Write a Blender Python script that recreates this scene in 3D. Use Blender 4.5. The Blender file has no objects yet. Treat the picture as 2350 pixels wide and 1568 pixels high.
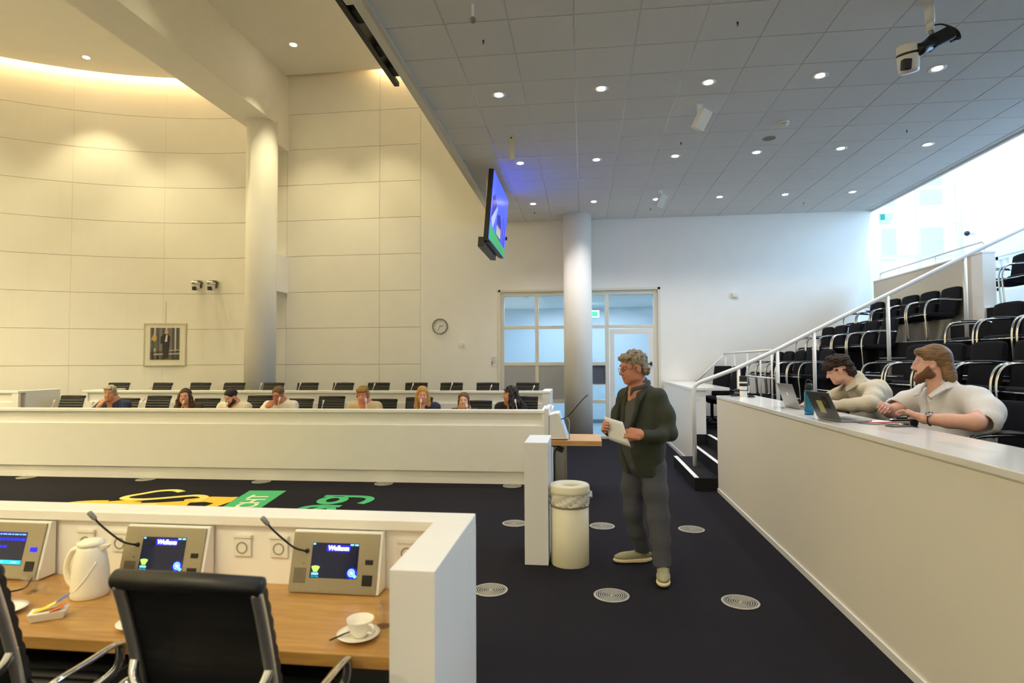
import bpy, math, random
import numpy as np
from mathutils import Vector, Matrix
random.seed(7)
scene = bpy.context.scene
COL = scene.collection
PI = math.pi

# ------------------------------------------------------------------ camera
cam_d = bpy.data.cameras.new('camera'); cam = bpy.data.objects.new('camera', cam_d); COL.objects.link(cam)
cam_d.sensor_width = 36.0; cam_d.lens = 36.0*1340/2350; cam_d.clip_start = 0.05; cam_d.clip_end = 200
_yaw, _pit, _rol = 0.121, 0.035, -0.0045
_f = Vector((-math.sin(_yaw)*math.cos(_pit), math.cos(_yaw)*math.cos(_pit), math.sin(_pit)))
_r0 = Vector((math.cos(_yaw), math.sin(_yaw), 0)); _u0 = _r0.cross(_f)
_r = _r0*math.cos(_rol)+_u0*math.sin(_rol); _u = _u0*math.cos(_rol)-_r0*math.sin(_rol)
cam.matrix_world = Matrix(((_r.x,_u.x,-_f.x,0),(_r.y,_u.y,-_f.y,0),(_r.z,_u.z,-_f.z,1.7),(0,0,0,1)))
cam_d.dof.use_dof = True; cam_d.dof.focus_distance = 5.2; cam_d.dof.aperture_fstop = 2.4
scene.camera = cam

# ------------------------------------------------------------------ world, daylight, exposure
world = bpy.data.worlds.new('world'); scene.world = world; world.use_nodes = True
_bg = world.node_tree.nodes['Background']; _bg.inputs[0].default_value = (0.86, 0.93, 1.0, 1); _bg.inputs[1].default_value = 2.3
def area(name, loc, rot, sx, sy, energy, color):
    d = bpy.data.lights.new(name, 'AREA'); d.shape = 'RECTANGLE'; d.size = sx; d.size_y = sy; d.energy = energy; d.color = color
    o = bpy.data.objects.new(name, d); COL.objects.link(o); o.location = loc; o.rotation_euler = rot; return o
DAY = (0.58, 0.77, 1.0)
area('roof_fill_light', (7.55, 7.0, 8.45), (0,0,0), 2.8, 15.0, 260, DAY)  # fill lamp under the added roof glazing, brightens the right hand void
area('side_fill_light', (9.35, 8.4, 5.0), (0,PI/2,0), 3.4, 5.0, 520, DAY)  # fill lamp outside the added side window, cool light onto ceiling and wall
area('daylight_end_window', (7.95, 15.35, 5.0), (-PI/2,0,0), 1.9, 4.4, 60, DAY)
area('corridor_daylight', (-0.1, 14.6, 3.12), (0,0,0), 3.2, 2.2, 88, (0.92,0.93,1.0))
LOW = (1.0, 0.95, 0.89); WARM = (1.0, 0.86, 0.50)
E_LOW, E_HIGH = 82, 400
scene.view_settings.view_transform = 'Standard'; scene.view_settings.look = 'None'
scene.view_settings.exposure = 0.22; scene.view_settings.gamma = 1.0
scene.view_settings.use_curve_mapping = False
try:
    scene.cycles.use_denoising = True; scene.cycles.max_bounces = 8; scene.cycles.diffuse_bounces = 5
    scene.cycles.glossy_bounces = 4; scene.cycles.transmission_bounces = 6; scene.cycles.sample_clamp_indirect = 6.0
    scene.cycles.caustics_reflective = False; scene.cycles.caustics_refractive = False
except Exception: pass

# ------------------------------------------------------------------ materials
def lin(c):
    c = c/255.0
    return c/12.92 if c <= 0.04045 else ((c+0.055)/1.055)**2.4
def rgb(r, g, b): return (lin(r), lin(g), lin(b), 1)
MATS = {}
def mat(name, col=(200,200,200), rough=0.5, metal=0.0, spec=0.5, noise=0.0, scale=40, bump=0.0, emit=None, estr=0.0, trans=0.0, ior=1.45, stretch=None, alpha=1.0, coat=0.0):
    if name in MATS: return MATS[name]
    m = bpy.data.materials.new(name); m.use_nodes = True; nt = m.node_tree; b = nt.nodes['Principled BSDF']
    c = rgb(*col)
    b.inputs['Base Color'].default_value = c; b.inputs['Roughness'].default_value = rough; b.inputs['Metallic'].default_value = metal
    b.inputs['Specular IOR Level'].default_value = spec; b.inputs['IOR'].default_value = ior
    b.inputs['Transmission Weight'].default_value = trans; b.inputs['Alpha'].default_value = alpha; b.inputs['Coat Weight'].default_value = coat
    if emit: b.inputs['Emission Color'].default_value = rgb(*emit); b.inputs['Emission Strength'].default_value = estr
    if noise or bump:
        tc = nt.nodes.new('ShaderNodeTexCoord'); n = nt.nodes.new('ShaderNodeTexNoise'); n.inputs['Scale'].default_value = scale; n.inputs['Detail'].default_value = 4
        if stretch:
            mp = nt.nodes.new('ShaderNodeMapping'); mp.inputs['Scale'].default_value = stretch
            nt.links.new(tc.outputs['Object'], mp.inputs['Vector']); nt.links.new(mp.outputs[0], n.inputs['Vector'])
        else: nt.links.new(tc.outputs['Object'], n.inputs['Vector'])
        if noise:
            r = nt.nodes.new('ShaderNodeValToRGB'); r.color_ramp.elements[0].position = 0.3; r.color_ramp.elements[1].position = 0.7
            r.color_ramp.elements[0].color = tuple(min(1,v*(1-noise)) for v in c[:3])+(1,); r.color_ramp.elements[1].color = tuple(min(1,v*(1+noise)) for v in c[:3])+(1,)
            nt.links.new(n.outputs['Fac'], r.inputs[0]); nt.links.new(r.outputs[0], b.inputs['Base Color'])
        if bump:
            bp = nt.nodes.new('ShaderNodeBump'); bp.inputs['Strength'].default_value = bump; bp.inputs['Distance'].default_value = 0.01
            nt.links.new(n.outputs['Fac'], bp.inputs['Height']); nt.links.new(bp.outputs[0], b.inputs['Normal'])
    MATS[name] = m; return m
def wood_mat(name, c1, c2, axis='X'):
    if name in MATS: return MATS[name]
    m = bpy.data.materials.new(name); m.use_nodes = True; nt = m.node_tree; b = nt.nodes['Principled BSDF']
    tc = nt.nodes.new('ShaderNodeTexCoord'); mp = nt.nodes.new('ShaderNodeMapping'); n = nt.nodes.new('ShaderNodeTexNoise')
    mp.inputs['Scale'].default_value = (1.2,14,14) if axis == 'X' else (14,1.2,14)
    n.inputs['Scale'].default_value = 2.2; n.inputs['Detail'].default_value = 7; n.inputs['Distortion'].default_value = 1.2
    n2 = nt.nodes.new('ShaderNodeTexNoise'); n2.inputs['Scale'].default_value = 1.0
    r = nt.nodes.new('ShaderNodeValToRGB'); r.color_ramp.elements[0].position = 0.25; r.color_ramp.elements[1].position = 0.75
    r.color_ramp.elements[0].color = rgb(*c1); r.color_ramp.elements[1].color = rgb(*c2)
    nt.links.new(tc.outputs['Object'], mp.inputs[0]); nt.links.new(mp.outputs[0], n.inputs['Vector']); nt.links.new(n.outputs['Fac'], r.inputs[0])
    nt.links.new(r.outputs[0], b.inputs['Base Color']); b.inputs['Roughness'].default_value = 0.38
    MATS[name] = m; return m
M_WALL = mat('wall paint', (240,238,232), 0.7, noise=0.012, scale=3)
M_PANEL = mat('acoustic panel', (240,237,228), 0.75, noise=0.015, scale=2)
M_JOINT = mat('panel joint', (216,210,194), 0.9)
M_CARPET = mat('charcoal carpet', (36,35,42), 0.95, spec=0.1, noise=0.45, scale=260, bump=0.6)
M_TIERC = mat('tier carpet', (38,37,40), 0.95, spec=0.1, noise=0.35, scale=240, bump=0.5)
M_TILE = mat('ceiling tile', (228,227,224), 0.9, spec=0.15, noise=0.04, scale=90)
M_GRID = mat('ceiling grid', (222,222,224), 0.2, spec=0.8)
M_WHITE = mat('white laminate', (240,238,233), 0.35, noise=0.01, scale=4)
M_GLOSSW = mat('glossy white worktop', (232,230,224), 0.12, spec=0.6)
M_SATIN = mat('white lacquer', (232,231,228), 0.3)
M_WOOD = wood_mat('oak worktop', (150,108,54), (186,144,80))
M_WOOD2 = wood_mat('oak lectern', (172,128,76), (208,162,104))
M_BLACKL = mat('black leather', (16,16,17), 0.42, noise=0.1, scale=200, bump=0.1)
M_BLACKF = mat('black fabric', (20,20,25), 0.9, spec=0.2, noise=0.25, scale=300, bump=0.3)
M_CHROME = mat('chrome', (215,215,212), 0.09, metal=1.0)
M_ALU = mat('brushed aluminium', (176,172,160), 0.34, metal=0.9, noise=0.04, scale=60, stretch=(1,30,1))
M_POLI = mat('polished aluminium', (214,212,204), 0.38, metal=1.0)
M_BLACKP = mat('black plastic', (18,18,19), 0.4)
M_GREYP = mat('grey plastic', (120,120,118), 0.45)
M_WHITEP = mat('white plastic', (232,230,222), 0.35)
M_PAPER = mat('white paper', (236,236,238), 0.8)
def glassy(name, tint, op):
    m = bpy.data.materials.new(name); m.use_nodes = True; nt = m.node_tree
    for n in list(nt.nodes): nt.nodes.remove(n)
    o = nt.nodes.new('ShaderNodeOutputMaterial'); t = nt.nodes.new('ShaderNodeBsdfTransparent'); g = nt.nodes.new('ShaderNodeBsdfGlossy'); mx = nt.nodes.new('ShaderNodeMixShader')
    t.inputs[0].default_value = rgb(*tint); g.inputs['Roughness'].default_value = 0.03; mx.inputs[0].default_value = op
    nt.links.new(t.outputs[0], mx.inputs[1]); nt.links.new(g.outputs[0], mx.inputs[2]); nt.links.new(mx.outputs[0], o.inputs[0]); return m
M_GLASS = glassy('clear glass', (252,252,252), 0.06)
M_PANE = glassy('window pane', (226,242,252), 0.06)

# ------------------------------------------------------------------ mesh helpers
class MB:
    def __init__(s): s.v = []; s.f = []; s.mi = []; s.cur = 0
    def add(s, vs, fs):
        n = len(s.v); s.v += [tuple(p) for p in vs]; s.f += [tuple(i+n for i in f) for f in fs]; s.mi += [s.cur]*len(fs); return s
    def box(s, x0, x1, y0, y1, z0, z1):
        return s.add([(x0,y0,z0),(x1,y0,z0),(x1,y1,z0),(x0,y1,z0),(x0,y0,z1),(x1,y0,z1),(x1,y1,z1),(x0,y1,z1)],
                     [(0,3,2,1),(4,5,6,7),(0,1,5,4),(1,2,6,5),(2,3,7,6),(3,0,4,7)])
    def obox(s, c, h, R):
        c = Vector(c); P = []
        for z in (-1,1):
            for x, y in ((-1,-1),(1,-1),(1,1),(-1,1)): P.append(c + R @ Vector((x*h[0], y*h[1], z*h[2])))
        return s.add(P, [(0,3,2,1),(4,5,6,7),(0,1,5,4),(1,2,6,5),(2,3,7,6),(3,0,4,7)])
    def prism(s, poly, a, b, axis='z'):
        n = len(poly)
        def P(u, w, t): return (u,w,t) if axis == 'z' else ((u,t,w) if axis == 'y' else (t,u,w))
        vs = [P(u,w,a) for u, w in poly]+[P(u,w,b) for u, w in poly]
        return s.add(vs, [tuple(range(n-1,-1,-1)), tuple(range(n,2*n))]+[(i,(i+1)%n,(i+1)%n+n,i+n) for i in range(n)])
    def hexa(s, p): # 8 points bottom loop then top loop
        return s.add(p, [(0,3,2,1),(4,5,6,7),(0,1,5,4),(1,2,6,5),(2,3,7,6),(3,0,4,7)])
    def tube(s, pts, r, n=8, closed=False, caps=True, flat=1.0):
        pts = [Vector(p) for p in pts]; m = len(pts); rs = r if isinstance(r, (list,tuple)) else [r]*m
        T = []
        for i in range(m):
            a = pts[i-1] if (i > 0 or closed) else pts[i]; b = pts[(i+1)%m] if (i < m-1 or closed) else pts[i]
            t = (b-a); T.append(t.normalized() if t.length > 1e-9 else Vector((0,0,1)))
        ref = Vector((0,0,1)) if abs(T[0].z) < 0.9 else Vector((1,0,0))
        u = T[0].cross(ref).normalized(); vs = []
        for i in range(m):
            u = (u - T[i]*u.dot(T[i])).normalized(); w = T[i].cross(u)
            for k in range(n):
                a = 2*PI*k/n; vs.append(pts[i] + u*math.cos(a)*rs[i]*flat + w*math.sin(a)*rs[i])
        fs = []
        for i in range(m if closed else m-1):
            j = (i+1) % m
            for k in range(n): fs.append((i*n+k, i*n+(k+1)%n, j*n+(k+1)%n, j*n+k))
        if caps and not closed: fs += [tuple(range(n-1,-1,-1)), tuple(range((m-1)*n, m*n))]
        return s.add(vs, fs)
    def lathe(s, prof, c=(0,0,0), n=24, a0=0, a1=2*PI):
        full = abs(a1-a0-2*PI) < 1e-6; m = len(prof); k = n if full else n+1; vs = []
        for i in range(k):
            a = a0+(a1-a0)*i/n
            for r, z in prof: vs.append((c[0]+r*math.cos(a), c[1]+r*math.sin(a), c[2]+z))
        fs = []
        for i in range(n):
            j = (i+1) % k
            for q in range(m-1): fs.append((i*m+q, j*m+q, j*m+q+1, i*m+q+1))
        return s.add(vs, fs)
    def sphere(s, c, r, n=12, m=8):
        rx, ry, rz = r if isinstance(r, (tuple,list)) else (r,r,r); vs = []; fs = []
        for i in range(m+1):
            p = PI*i/m
            for k in range(n):
                a = 2*PI*k/n; vs.append((c[0]+rx*math.sin(p)*math.cos(a), c[1]+ry*math.sin(p)*math.sin(a), c[2]+rz*math.cos(p)))
        for i in range(m):
            for k in range(n): fs.append((i*n+k, (i+1)*n+k, (i+1)*n+(k+1)%n, i*n+(k+1)%n))
        return s.add(vs, fs)
    def xf(s, M):
        s.v = [tuple(M @ Vector(p)) for p in s.v]; return s
def arc(cx, cy, r, a0, a1, n): return [(cx+r*math.cos(a0+(a1-a0)*i/n), cy+r*math.sin(a0+(a1-a0)*i/n)) for i in range(n+1)]
def smooth_path(pts, n=4):
    P = [Vector(p) for p in pts]; out = []
    for i in range(len(P)-1):
        p0 = P[max(i-1,0)]; p1 = P[i]; p2 = P[i+1]; p3 = P[min(i+2,len(P)-1)]
        for k in range(n):
            t = k/n; out.append(0.5*((2*p1)+(p2-p0)*t+(2*p0-5*p1+4*p2-p3)*t*t+(3*p1-p0-3*p2+p3)*t**3))
    out.append(P[-1]); return out
def obj(name, mb, material, parent=None, smooth=False, bev=0.0, kind=None, local=False, segs=2):
    me = bpy.data.meshes.new(name)
    if isinstance(mb, MB):
        me.from_pydata(mb.v, [], mb.f)
        if isinstance(material, (list,tuple)):
            for q in material: me.materials.append(q)
            me.polygons.foreach_set('material_index', mb.mi)
        else: me.materials.append(material)
        if smooth: me.polygons.foreach_set('use_smooth', [True]*len(me.polygons))
        me.update()
    else: me = mb
    o = bpy.data.objects.new(name, me); COL.objects.link(o)
    if parent is not None:
        o.parent = parent
        if not local and parent.get('_w'): o.location = -Vector(parent.location) if parent.parent is None else (0,0,0)
    if bev:
        b = o.modifiers.new('bevel', 'BEVEL'); b.width = bev; b.segments = segs; b.limit_method = 'ANGLE'; b.angle_limit = 0.6
        b.harden_normals = False
    if kind: o['kind'] = kind
    return o
def tag(o, label=None, cat=None, group=None, kind=None):
    if label: o['label'] = label
    if cat: o['category'] = cat
    if group: o['group'] = group
    if kind: o['kind'] = kind
    return o
def thing(name, label, cat, loc=(0,0,0), rz=0.0, group=None, world=True):
    o = bpy.data.objects.new(name, None); COL.objects.link(o); o.empty_display_size = 0.1
    o.location = loc; o.rotation_euler = (0,0,rz); o['_w'] = bool(world)
    return tag(o, label, cat, group)
def struct(name, mb, m, **k): return obj(name, mb, m, kind='structure', **k)
def dup(root, loc, rz=None, label=None, group=None):
    def cp(o, par):
        c = o.copy(); COL.objects.link(c); c.parent = par
        for ch in [q for q in bpy.data.objects if q.parent == o]: cp(ch, c)
        return c
    kids = {}
    c = cp(root, None); c.location = loc
    if rz is not None: c.rotation_euler = (0,0,rz)
    if label: c['label'] = label
    if group: c['group'] = group
    return c
def text_mesh(s, size, extrude=0.0, shear=0.0, bold=0.0):
    cu = bpy.data.curves.new('text', 'FONT'); cu.body = s; cu.size = size; cu.extrude = extrude; cu.shear = shear; cu.offset = bold; cu.align_x = 'CENTER'; cu.align_y = 'CENTER'; cu.resolution_u = 3
    o = bpy.data.objects.new('text', cu); COL.objects.link(o)
    dg = bpy.context.evaluated_depsgraph_get(); me = bpy.data.meshes.new_from_object(o.evaluated_get(dg))
    bpy.data.objects.remove(o); bpy.data.curves.remove(cu); me.materials.clear(); return me
def text_obj(name, s, size, material, parent, M, extrude=0.0004, shear=0.0, bold=0.0):
    me = text_mesh(s, size, extrude, shear, bold); me.transform(M); me.materials.append(material)
    return obj(name, me, None, parent)
def spot(name, loc, energy, color, size=1.9, blend=0.7, rad=0.05, rot=(0,0,0)):
    d = bpy.data.lights.new(name, 'SPOT'); d.energy = energy; d.color = color; d.spot_size = size; d.spot_blend = blend; d.shadow_soft_size = rad
    o = bpy.data.objects.new(name, d); COL.objects.link(o); o.location = loc; o.rotation_euler = rot; return o
# ================================================================== THE SETTING
YW = 13.04; ZC = 4.857; ZU = 8.5
CX, CY, CR = -7.9, 4.62, 8.43
floor = struct('floor', MB().box(-17.5, 9.2, -5.2, YW+0.1, -0.12, 0.0), M_CARPET)
# ---- back wall: plain right part with opening for the glazing, panelled left part
GX0, GX1, GZ = -1.893, 1.681, 3.325
wb = MB()
wb.box(-3.70, GX0, YW, YW+0.25, 0, ZU+0.5); wb.box(GX0, GX1, YW, YW+0.25, GZ, ZU+0.5)
wb.prism([(GX1,0),(5.35,0),(5.35,2.4),(5.66,2.5),(6.06,ZC),(6.06,ZU+.5),(GX1,ZU+.5)], YW, YW+0.25, 'y')
wb.box(-8.4, -3.70, YW+0.05, YW+0.25, 0, ZU+0.5)
wall_back = struct('wall_back', wb, M_WALL)
ZJ = [0.0, 0.81]+[1.66+0.853*k for k in range(9)]; ZJ[-1] = 8.9
for i in range(len(ZJ)-1):
    for (xa, xb) in ((-8.4,-6.97),(-6.964,-4.684),(-4.678,-3.706)):
        obj('wall_panel', MB().box(xa, xb, YW, YW+0.05, ZJ[i]+0.004, ZJ[i+1]-0.004), M_PANEL, wall_back, bev=0.002)
# ---- curved drum wall on the left
wl = MB()
def drum(mb, r0, r1, a0, a1, z0, z1, n):
    A = arc(CX, CY, r0, a0, a1, n); B = arc(CX, CY, r1, a0, a1, n)
    for i in range(n): mb.hexa([(*A[i],z0),(*A[i+1],z0),(*B[i+1],z0),(*B[i],z0),(*A[i],z1),(*A[i+1],z1),(*B[i+1],z1),(*B[i],z1)])
drum(wl, CR+0.05, CR+0.2, PI/2, PI, 0, ZU+0.5, 40)
wl.box(-16.53,-16.33,-5.2,4.62,0,ZU+.5)
wall_left = struct('wall_left', wl, M_JOINT)
ACOL = [PI/2-0.02, PI/2+0.245, PI/2+0.475, PI/2+0.70, PI/2+0.93, PI/2+1.16, PI/2+1.37, PI]
for i in range(len(ZJ)-1):
    for a0, a1 in zip(ACOL, ACOL[1:]):
        m = MB(); drum(m, CR, CR+0.049, a0+0.0002, a1-0.0002, ZJ[i]+0.004, ZJ[i+1]-0.004, 7)
        obj('wall_panel', m, M_PANEL, wall_left)
struct('wall_rear', MB().box(-17.5, 9.2, -5.4, -5.2, 0, ZU+0.5), M_WALL)
# ---- upper hall ceiling with a light slot along the walls
cu = MB()
A = arc(CX, CY, CR-0.24, PI/2, PI, 30)
cu.prism([(-1.86,-5.2),(-1.86,YW-0.2),(CX,YW-0.2)]+A[1:]+[(-16.1,-5.2)], ZU, ZU+0.12)
struct('ceiling_upper', cu, M_WALL)
struct('sky_block_cap', MB().box(-17.5, 6.06, -5.4, YW+0.3, ZU+0.5, ZU+0.6), M_WALL)  # unseen cover, added to keep the sky out above the light slot
M_COVE = mat('cove light tube', (255,240,210), 0.5, emit=(255,214,150), estr=34)
m = MB(); drum(m, CR-0.17, CR-0.13, PI/2+0.02, PI/2+1.2, ZU+0.16, ZU+0.19, 30)
tag(obj('cove_light_tube', m, M_COVE), 'glowing cove light along the top of the curved wall', 'light')
tag(obj('cove_light_tube', MB().box(-4.75,-1.95, YW-0.17, YW-0.13, ZU+0.16, ZU+0.19), M_COVE), 'short glowing cove light above the panelled back wall', 'light')
# ---- beam, round columns
struct('trim_1', MB().box(-7.75, -6.95, -5.2, YW, 7.2, ZU+0.02), M_WALL)
m = MB().lathe([(0.0,0),(0.335,0),(0.335,7.2),(0,7.2)], (-7.265,12.45,0), 40)
struct('column', m, M_WALL, smooth=False)
for p in bpy.data.objects['column'].data.polygons: p.use_smooth = abs(p.normal.z) < 0.5
struct('trim_2', MB().box(-7.35,-6.93,12.5,YW,6.74,7.25).box(-7.35,-6.93,12.5,YW,3.35,4.2), M_WALL)
m = MB().lathe([(0.0,0),(0.302,0),(0.302,ZC),(0,ZC)], (-0.105,12.62,0), 40)
c2 = struct('column', m, M_WALL)
for p in c2.data.polygons: p.use_smooth = abs(p.normal.z) < 0.5
# ---- low tiled ceiling
ceil = struct('ceiling', MB().box(-1.86, 6.06, -5.2, YW, ZC+0.008, ZC+0.2), M_GRID)
tile = MB().box(-0.2925,0.2925,-0.2925,0.2925,-0.008,0.007)
tme = None
for j in range(-4, 13):
    for i in range(13):
        x = -1.86+0.6*i+0.3; y = 5.24+0.6*j+0.3
        if tme is None:
            o = obj('ceiling_tile', tile, M_TILE, ceil, bev=0.003, segs=1); tme = o.data
        else:
            o = obj('ceiling_tile', tme, None, ceil, bev=0.003, segs=1)
        o.location = (x, y, ZC+0.008)
obj('plain_ceiling_strip', MB().box(5.955,6.05,-5.2,YW,ZC,ZC+.01).box(-1.85,5.94,-5.2,2.83,ZC,ZC+.01), M_TILE, ceil)
struct('trim_3', MB().box(-1.98,-1.862,-5.2,YW,ZC-0.006,ZU+0.02), M_WALL)
struct('trim_4', MB().box(-1.875,-1.835,-5.2,YW-0.02,ZC-0.03,ZC+0.012), mat('ceiling edge profile', (196,194,186), 0.4, metal=0.3))
struct('trim_5', MB().box(6.06,6.10,-5.2,YW+.25,ZC-0.02,ZU+0.6), M_WALL)
# ---- right hand void: high walls, end window, side window, plus an added side window and roof glazing out of view
struct('wall_right', MB().box(9.0,9.2,-5.2,5.8,0,ZU+.6).box(9.0,9.2,5.8,11,0,3.1).box(9.0,9.2,5.8,11,6.9,ZU+.6).box(9.0,9.2,11,12.2,0,ZU+.6).box(9.0,9.2,12.2,13.95,0,3.2).box(9.0,9.2,12.2,13.95,3.95,ZU+.6).box(9.0,9.2,13.95,15.2,0,ZU+.6), M_WALL)
m = MB(); m.hexa([(5.35,YW+.02,2.0),(7.1,15.0,2.0),(7.1,15.2,2.0),(5.35,YW+.25,2.0),(6.06,YW+.02,ZC),(7.15,15.0,ZC),(7.15,15.2,ZC),(6.06,YW+.25,ZC)])
m.hexa([(6.06,YW+.02,ZC),(7.15,15.0,ZC),(7.15,15.2,ZC),(6.06,YW+.25,ZC),(6.06,YW+.02,ZU+.6),(7.15,15.0,ZU+.6),(7.15,15.2,ZU+.6),(6.06,YW+.25,ZU+.6)])
struct('wall_jamb', m, M_WALL)
struct('wall_end', MB().box(6.6,9.2,15.0,15.2,0,2.55).box(6.6,9.2,15.0,15.2,7.4,ZU+.6), M_WALL)
w1 = struct('window_1', MB().box(7.1,7.2,15.02,15.14,2.55,7.4).box(8.9,9.0,15.02,15.14,2.55,7.4).box(7.1,9.0,15.02,15.14,2.55,2.66), M_SATIN)
ZR = [3.42,4.2,5.02,5.86,6.7,7.4]
for z in ZR[:-1]: obj('glazing_bar', MB().box(7.2,8.9,15.03,15.13,z-0.035,z+0.035), M_SATIN, w1)
obj('glazing_bar', MB().box(8.0,8.08,15.02,15.14,2.66,7.4), M_SATIN, w1)
zz = [2.66]+ZR
for a, b in zip(zz, zz[1:]):
    for xa, xb in ((7.2,8.0),(8.08,8.9)): obj('pane', MB().box(xa,xb,15.07,15.08,a,b), M_PANE, w1)
w2 = struct('window_2', MB().box(9.02,9.14,12.2,13.95,3.2,3.27).box(9.02,9.14,12.2,13.95,3.88,3.95).box(9.02,9.14,13.88,13.95,3.2,3.95), M_SATIN)
for y in (12.6,13.0,13.4,13.7): obj('glazing_bar', MB().box(9.03,9.12,y-.012,y+.012,3.27,3.88), M_SATIN, w2)
obj('pane', MB().box(9.07,9.08,12.2,13.88,3.27,3.88), M_PANE, w2)
w5 = struct('added_side_window', MB().box(9.03,9.13,5.8,11,3.1,3.18).box(9.03,9.13,5.8,11,6.82,6.9), M_SATIN)  # unseen window, added and sized to let cool light in from the right
for k in range(5): obj('glazing_bar', MB().box(9.04,9.12,5.83+1.285*k-.03,5.83+1.285*k+.03,3.18,6.82), M_SATIN, w5)
for k in range(4): obj('pane', MB().box(9.075,9.085,5.86+1.285*k,7.085+1.285*k,3.18,6.82), M_PANE, w5)
w3 = struct('added_roof_window', MB().box(6.1,9.2,-5.4,-5.3,ZU+.5,ZU+.6), M_SATIN)  # unseen roof glazing, added to light the void from above
for y in range(-5,16,2): obj('glazing_bar', MB().box(6.1,9.2,y-.04,y+.04,ZU+.5,ZU+.6), M_SATIN, w3)
# building across the street, seen through the end window
fac = thing('office_building', 'pale office building with square windows seen through the end window', 'building', (13,27,0))
obj('facade', MB().box(4,24,27,28,-2,16), mat('facade render', (250,250,248), 0.9), fac)
gm = mat('facade window glass', (206,214,222), 0.3)
for i in range(6):
    for k in range(5): obj('window', MB().box(8.6+1.9*i,9.7+1.9*i,26.93,27.0,1.2+2.4*k,2.6+2.4*k), gm, fac)
# ---- corridor behind the glazed wall
struct('wall_corridor', MB().box(-2.6,2.6,16.4,16.5,0,3.2).box(-2.6,-2.5,YW+.25,16.4,0,3.2).box(2.3,2.4,YW+.25,16.4,0,3.2), mat('corridor wall', (214,228,236), 0.6))
struct('floor_corridor', MB().box(-2.6,2.6,YW+.1,16.5,-0.12,0.0), mat('corridor floor', (176,188,192), 0.3))
struct('ceiling_corridor', MB().box(-2.6,2.6,YW+.25,16.5,3.2,3.3), M_WALL)
d0 = struct('door_2', MB().box(-2.5,-2.44,14.0,14.08,0,2.2).box(-2.5,-2.44,15.1,15.18,0,2.2).box(-2.5,-2.44,14.0,15.18,2.2,2.28), M_SATIN)
obj('door_leaf', MB().box(-2.5,-2.46,14.08,15.1,0,2.2), mat('corridor door', (190,208,216), 0.4), d0)
for y in (14.25,14.75): obj('pane', MB().box(-2.465,-2.45,y,y+.2,0.6,2.0), mat('dark pane',(120,140,150),0.1), d0)
b = struct('baseboard_corridor', MB().box(-2.5,2.3,16.36,16.4,0,0.1), mat('grey skirting', (120,130,135), 0.5))
# ---- glazed partition
FR = mat('cream frame', (224,220,206), 0.4)
g = struct('window_4', MB().box(GX0,GX0+.05,YW-.03,YW+.1,0,GZ).box(GX1-.05,GX1,YW-.03,YW+.1,0,GZ).box(GX0,GX1,YW-.03,YW+.1,GZ-.05,GZ), FR)
def fbar(x0,x1,z0,z1,mm=FR): return obj('frame_bar', MB().box(x0,x1,YW+.02,YW+.12,z0,z1), mm, g, bev=.004)
def pane(x0,x1,z0,z1,mm=M_PANE,nm='pane'): return obj(nm, MB().box(x0,x1,YW+.06,YW+.075,z0,z1), mm, g)
fbar(GX0+.05,-1.764,0,GZ-.05); fbar(1.541,GX1-.05,0,GZ-.05); fbar(-1.764,1.541,3.186,GZ-.05)
fbar(-1.065,-.987,0,3.186); fbar(-.30,.12,0,3.186); fbar(.487,.573,0,3.186)
for a, b2 in ((2.442,2.509),(1.613,1.690)):
    for x0, x1 in ((-1.764,-1.065),(-.987,-.30),(.12,.487)): fbar(x0,x1,a,b2)
fbar(.573,1.541,2.44,2.509)
for x0, x1 in ((-1.764,-1.065),(-.987,-.30),(.12,.487)):
    fbar(x0,x1,.779,.856); fbar(x0,x1,0,.06)
    pane(x0,x1,2.509,3.186); pane(x0,x1,1.69,2.442); pane(x0,x1,.06,.779); pane(x0,x1,.856,1.613 if x0 < 0 else 1.19)
gp = mat('grey infill panel', (170,172,176), 0.6); bp = mat('slate infill panel', (92,98,112), 0.5)
fbar(.12,.487,1.182,1.2)
pane(.12,.487,1.2,1.613,bp,'infill_panel'); pane(-1.764,-1.065,.856,1.613,gp,'infill_panel').location.y -= .03; pane(-.987,-.30,.856,1.613,gp,'infill_panel').location.y -= .03
pane(.573,1.541,2.509,3.186)
d1 = struct('door_1', MB().box(.585,.686,YW+.03,YW+.09,.02,2.42).box(1.429,1.53,YW+.03,YW+.09,.02,2.42).box(.686,1.429,YW+.03,YW+.09,2.307,2.42).box(.686,1.429,YW+.03,YW+.09,.02,.2), M_SATIN)
obj('pane', MB().box(.686,1.429,YW+.055,YW+.065,.2,2.307), M_PANE, d1)
obj('handle', MB().box(1.33,1.5,YW-.02,YW,1.63,1.66).box(1.46,1.49,YW-.02,YW+.03,1.6,1.69), mat('dark handle', (70,70,76), 0.3, metal=.6), d1)
es = thing('exit_sign', 'green exit sign hanging in the corridor behind the glazing', 'sign', (.25,15.2,2.95))
obj('sign_body', MB().box(.02,.42,15.19,15.22,2.84,3.02), mat('exit sign white', (235,250,242), .4, emit=(220,255,235), estr=1.2), es)
obj('sign_symbol', MB().box(.22,.38,15.18,15.19,2.87,2.99), mat('exit sign green', (40,170,110), .4, emit=(40,190,120), estr=1.0), es)
es = thing('exit_sign', 'small green exit sign beside the end window', 'sign', (7.26,14.95,5.1))
obj('sign_body', MB().box(7.12,7.42,14.93,14.96,5.06,5.24), mat('exit sign pale', (190,232,225), .4), es)
obj('sign_symbol', MB().box(7.14,7.24,14.92,14.93,5.08,5.22), mat('exit sign teal', (30,150,140), .4), es)
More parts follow.
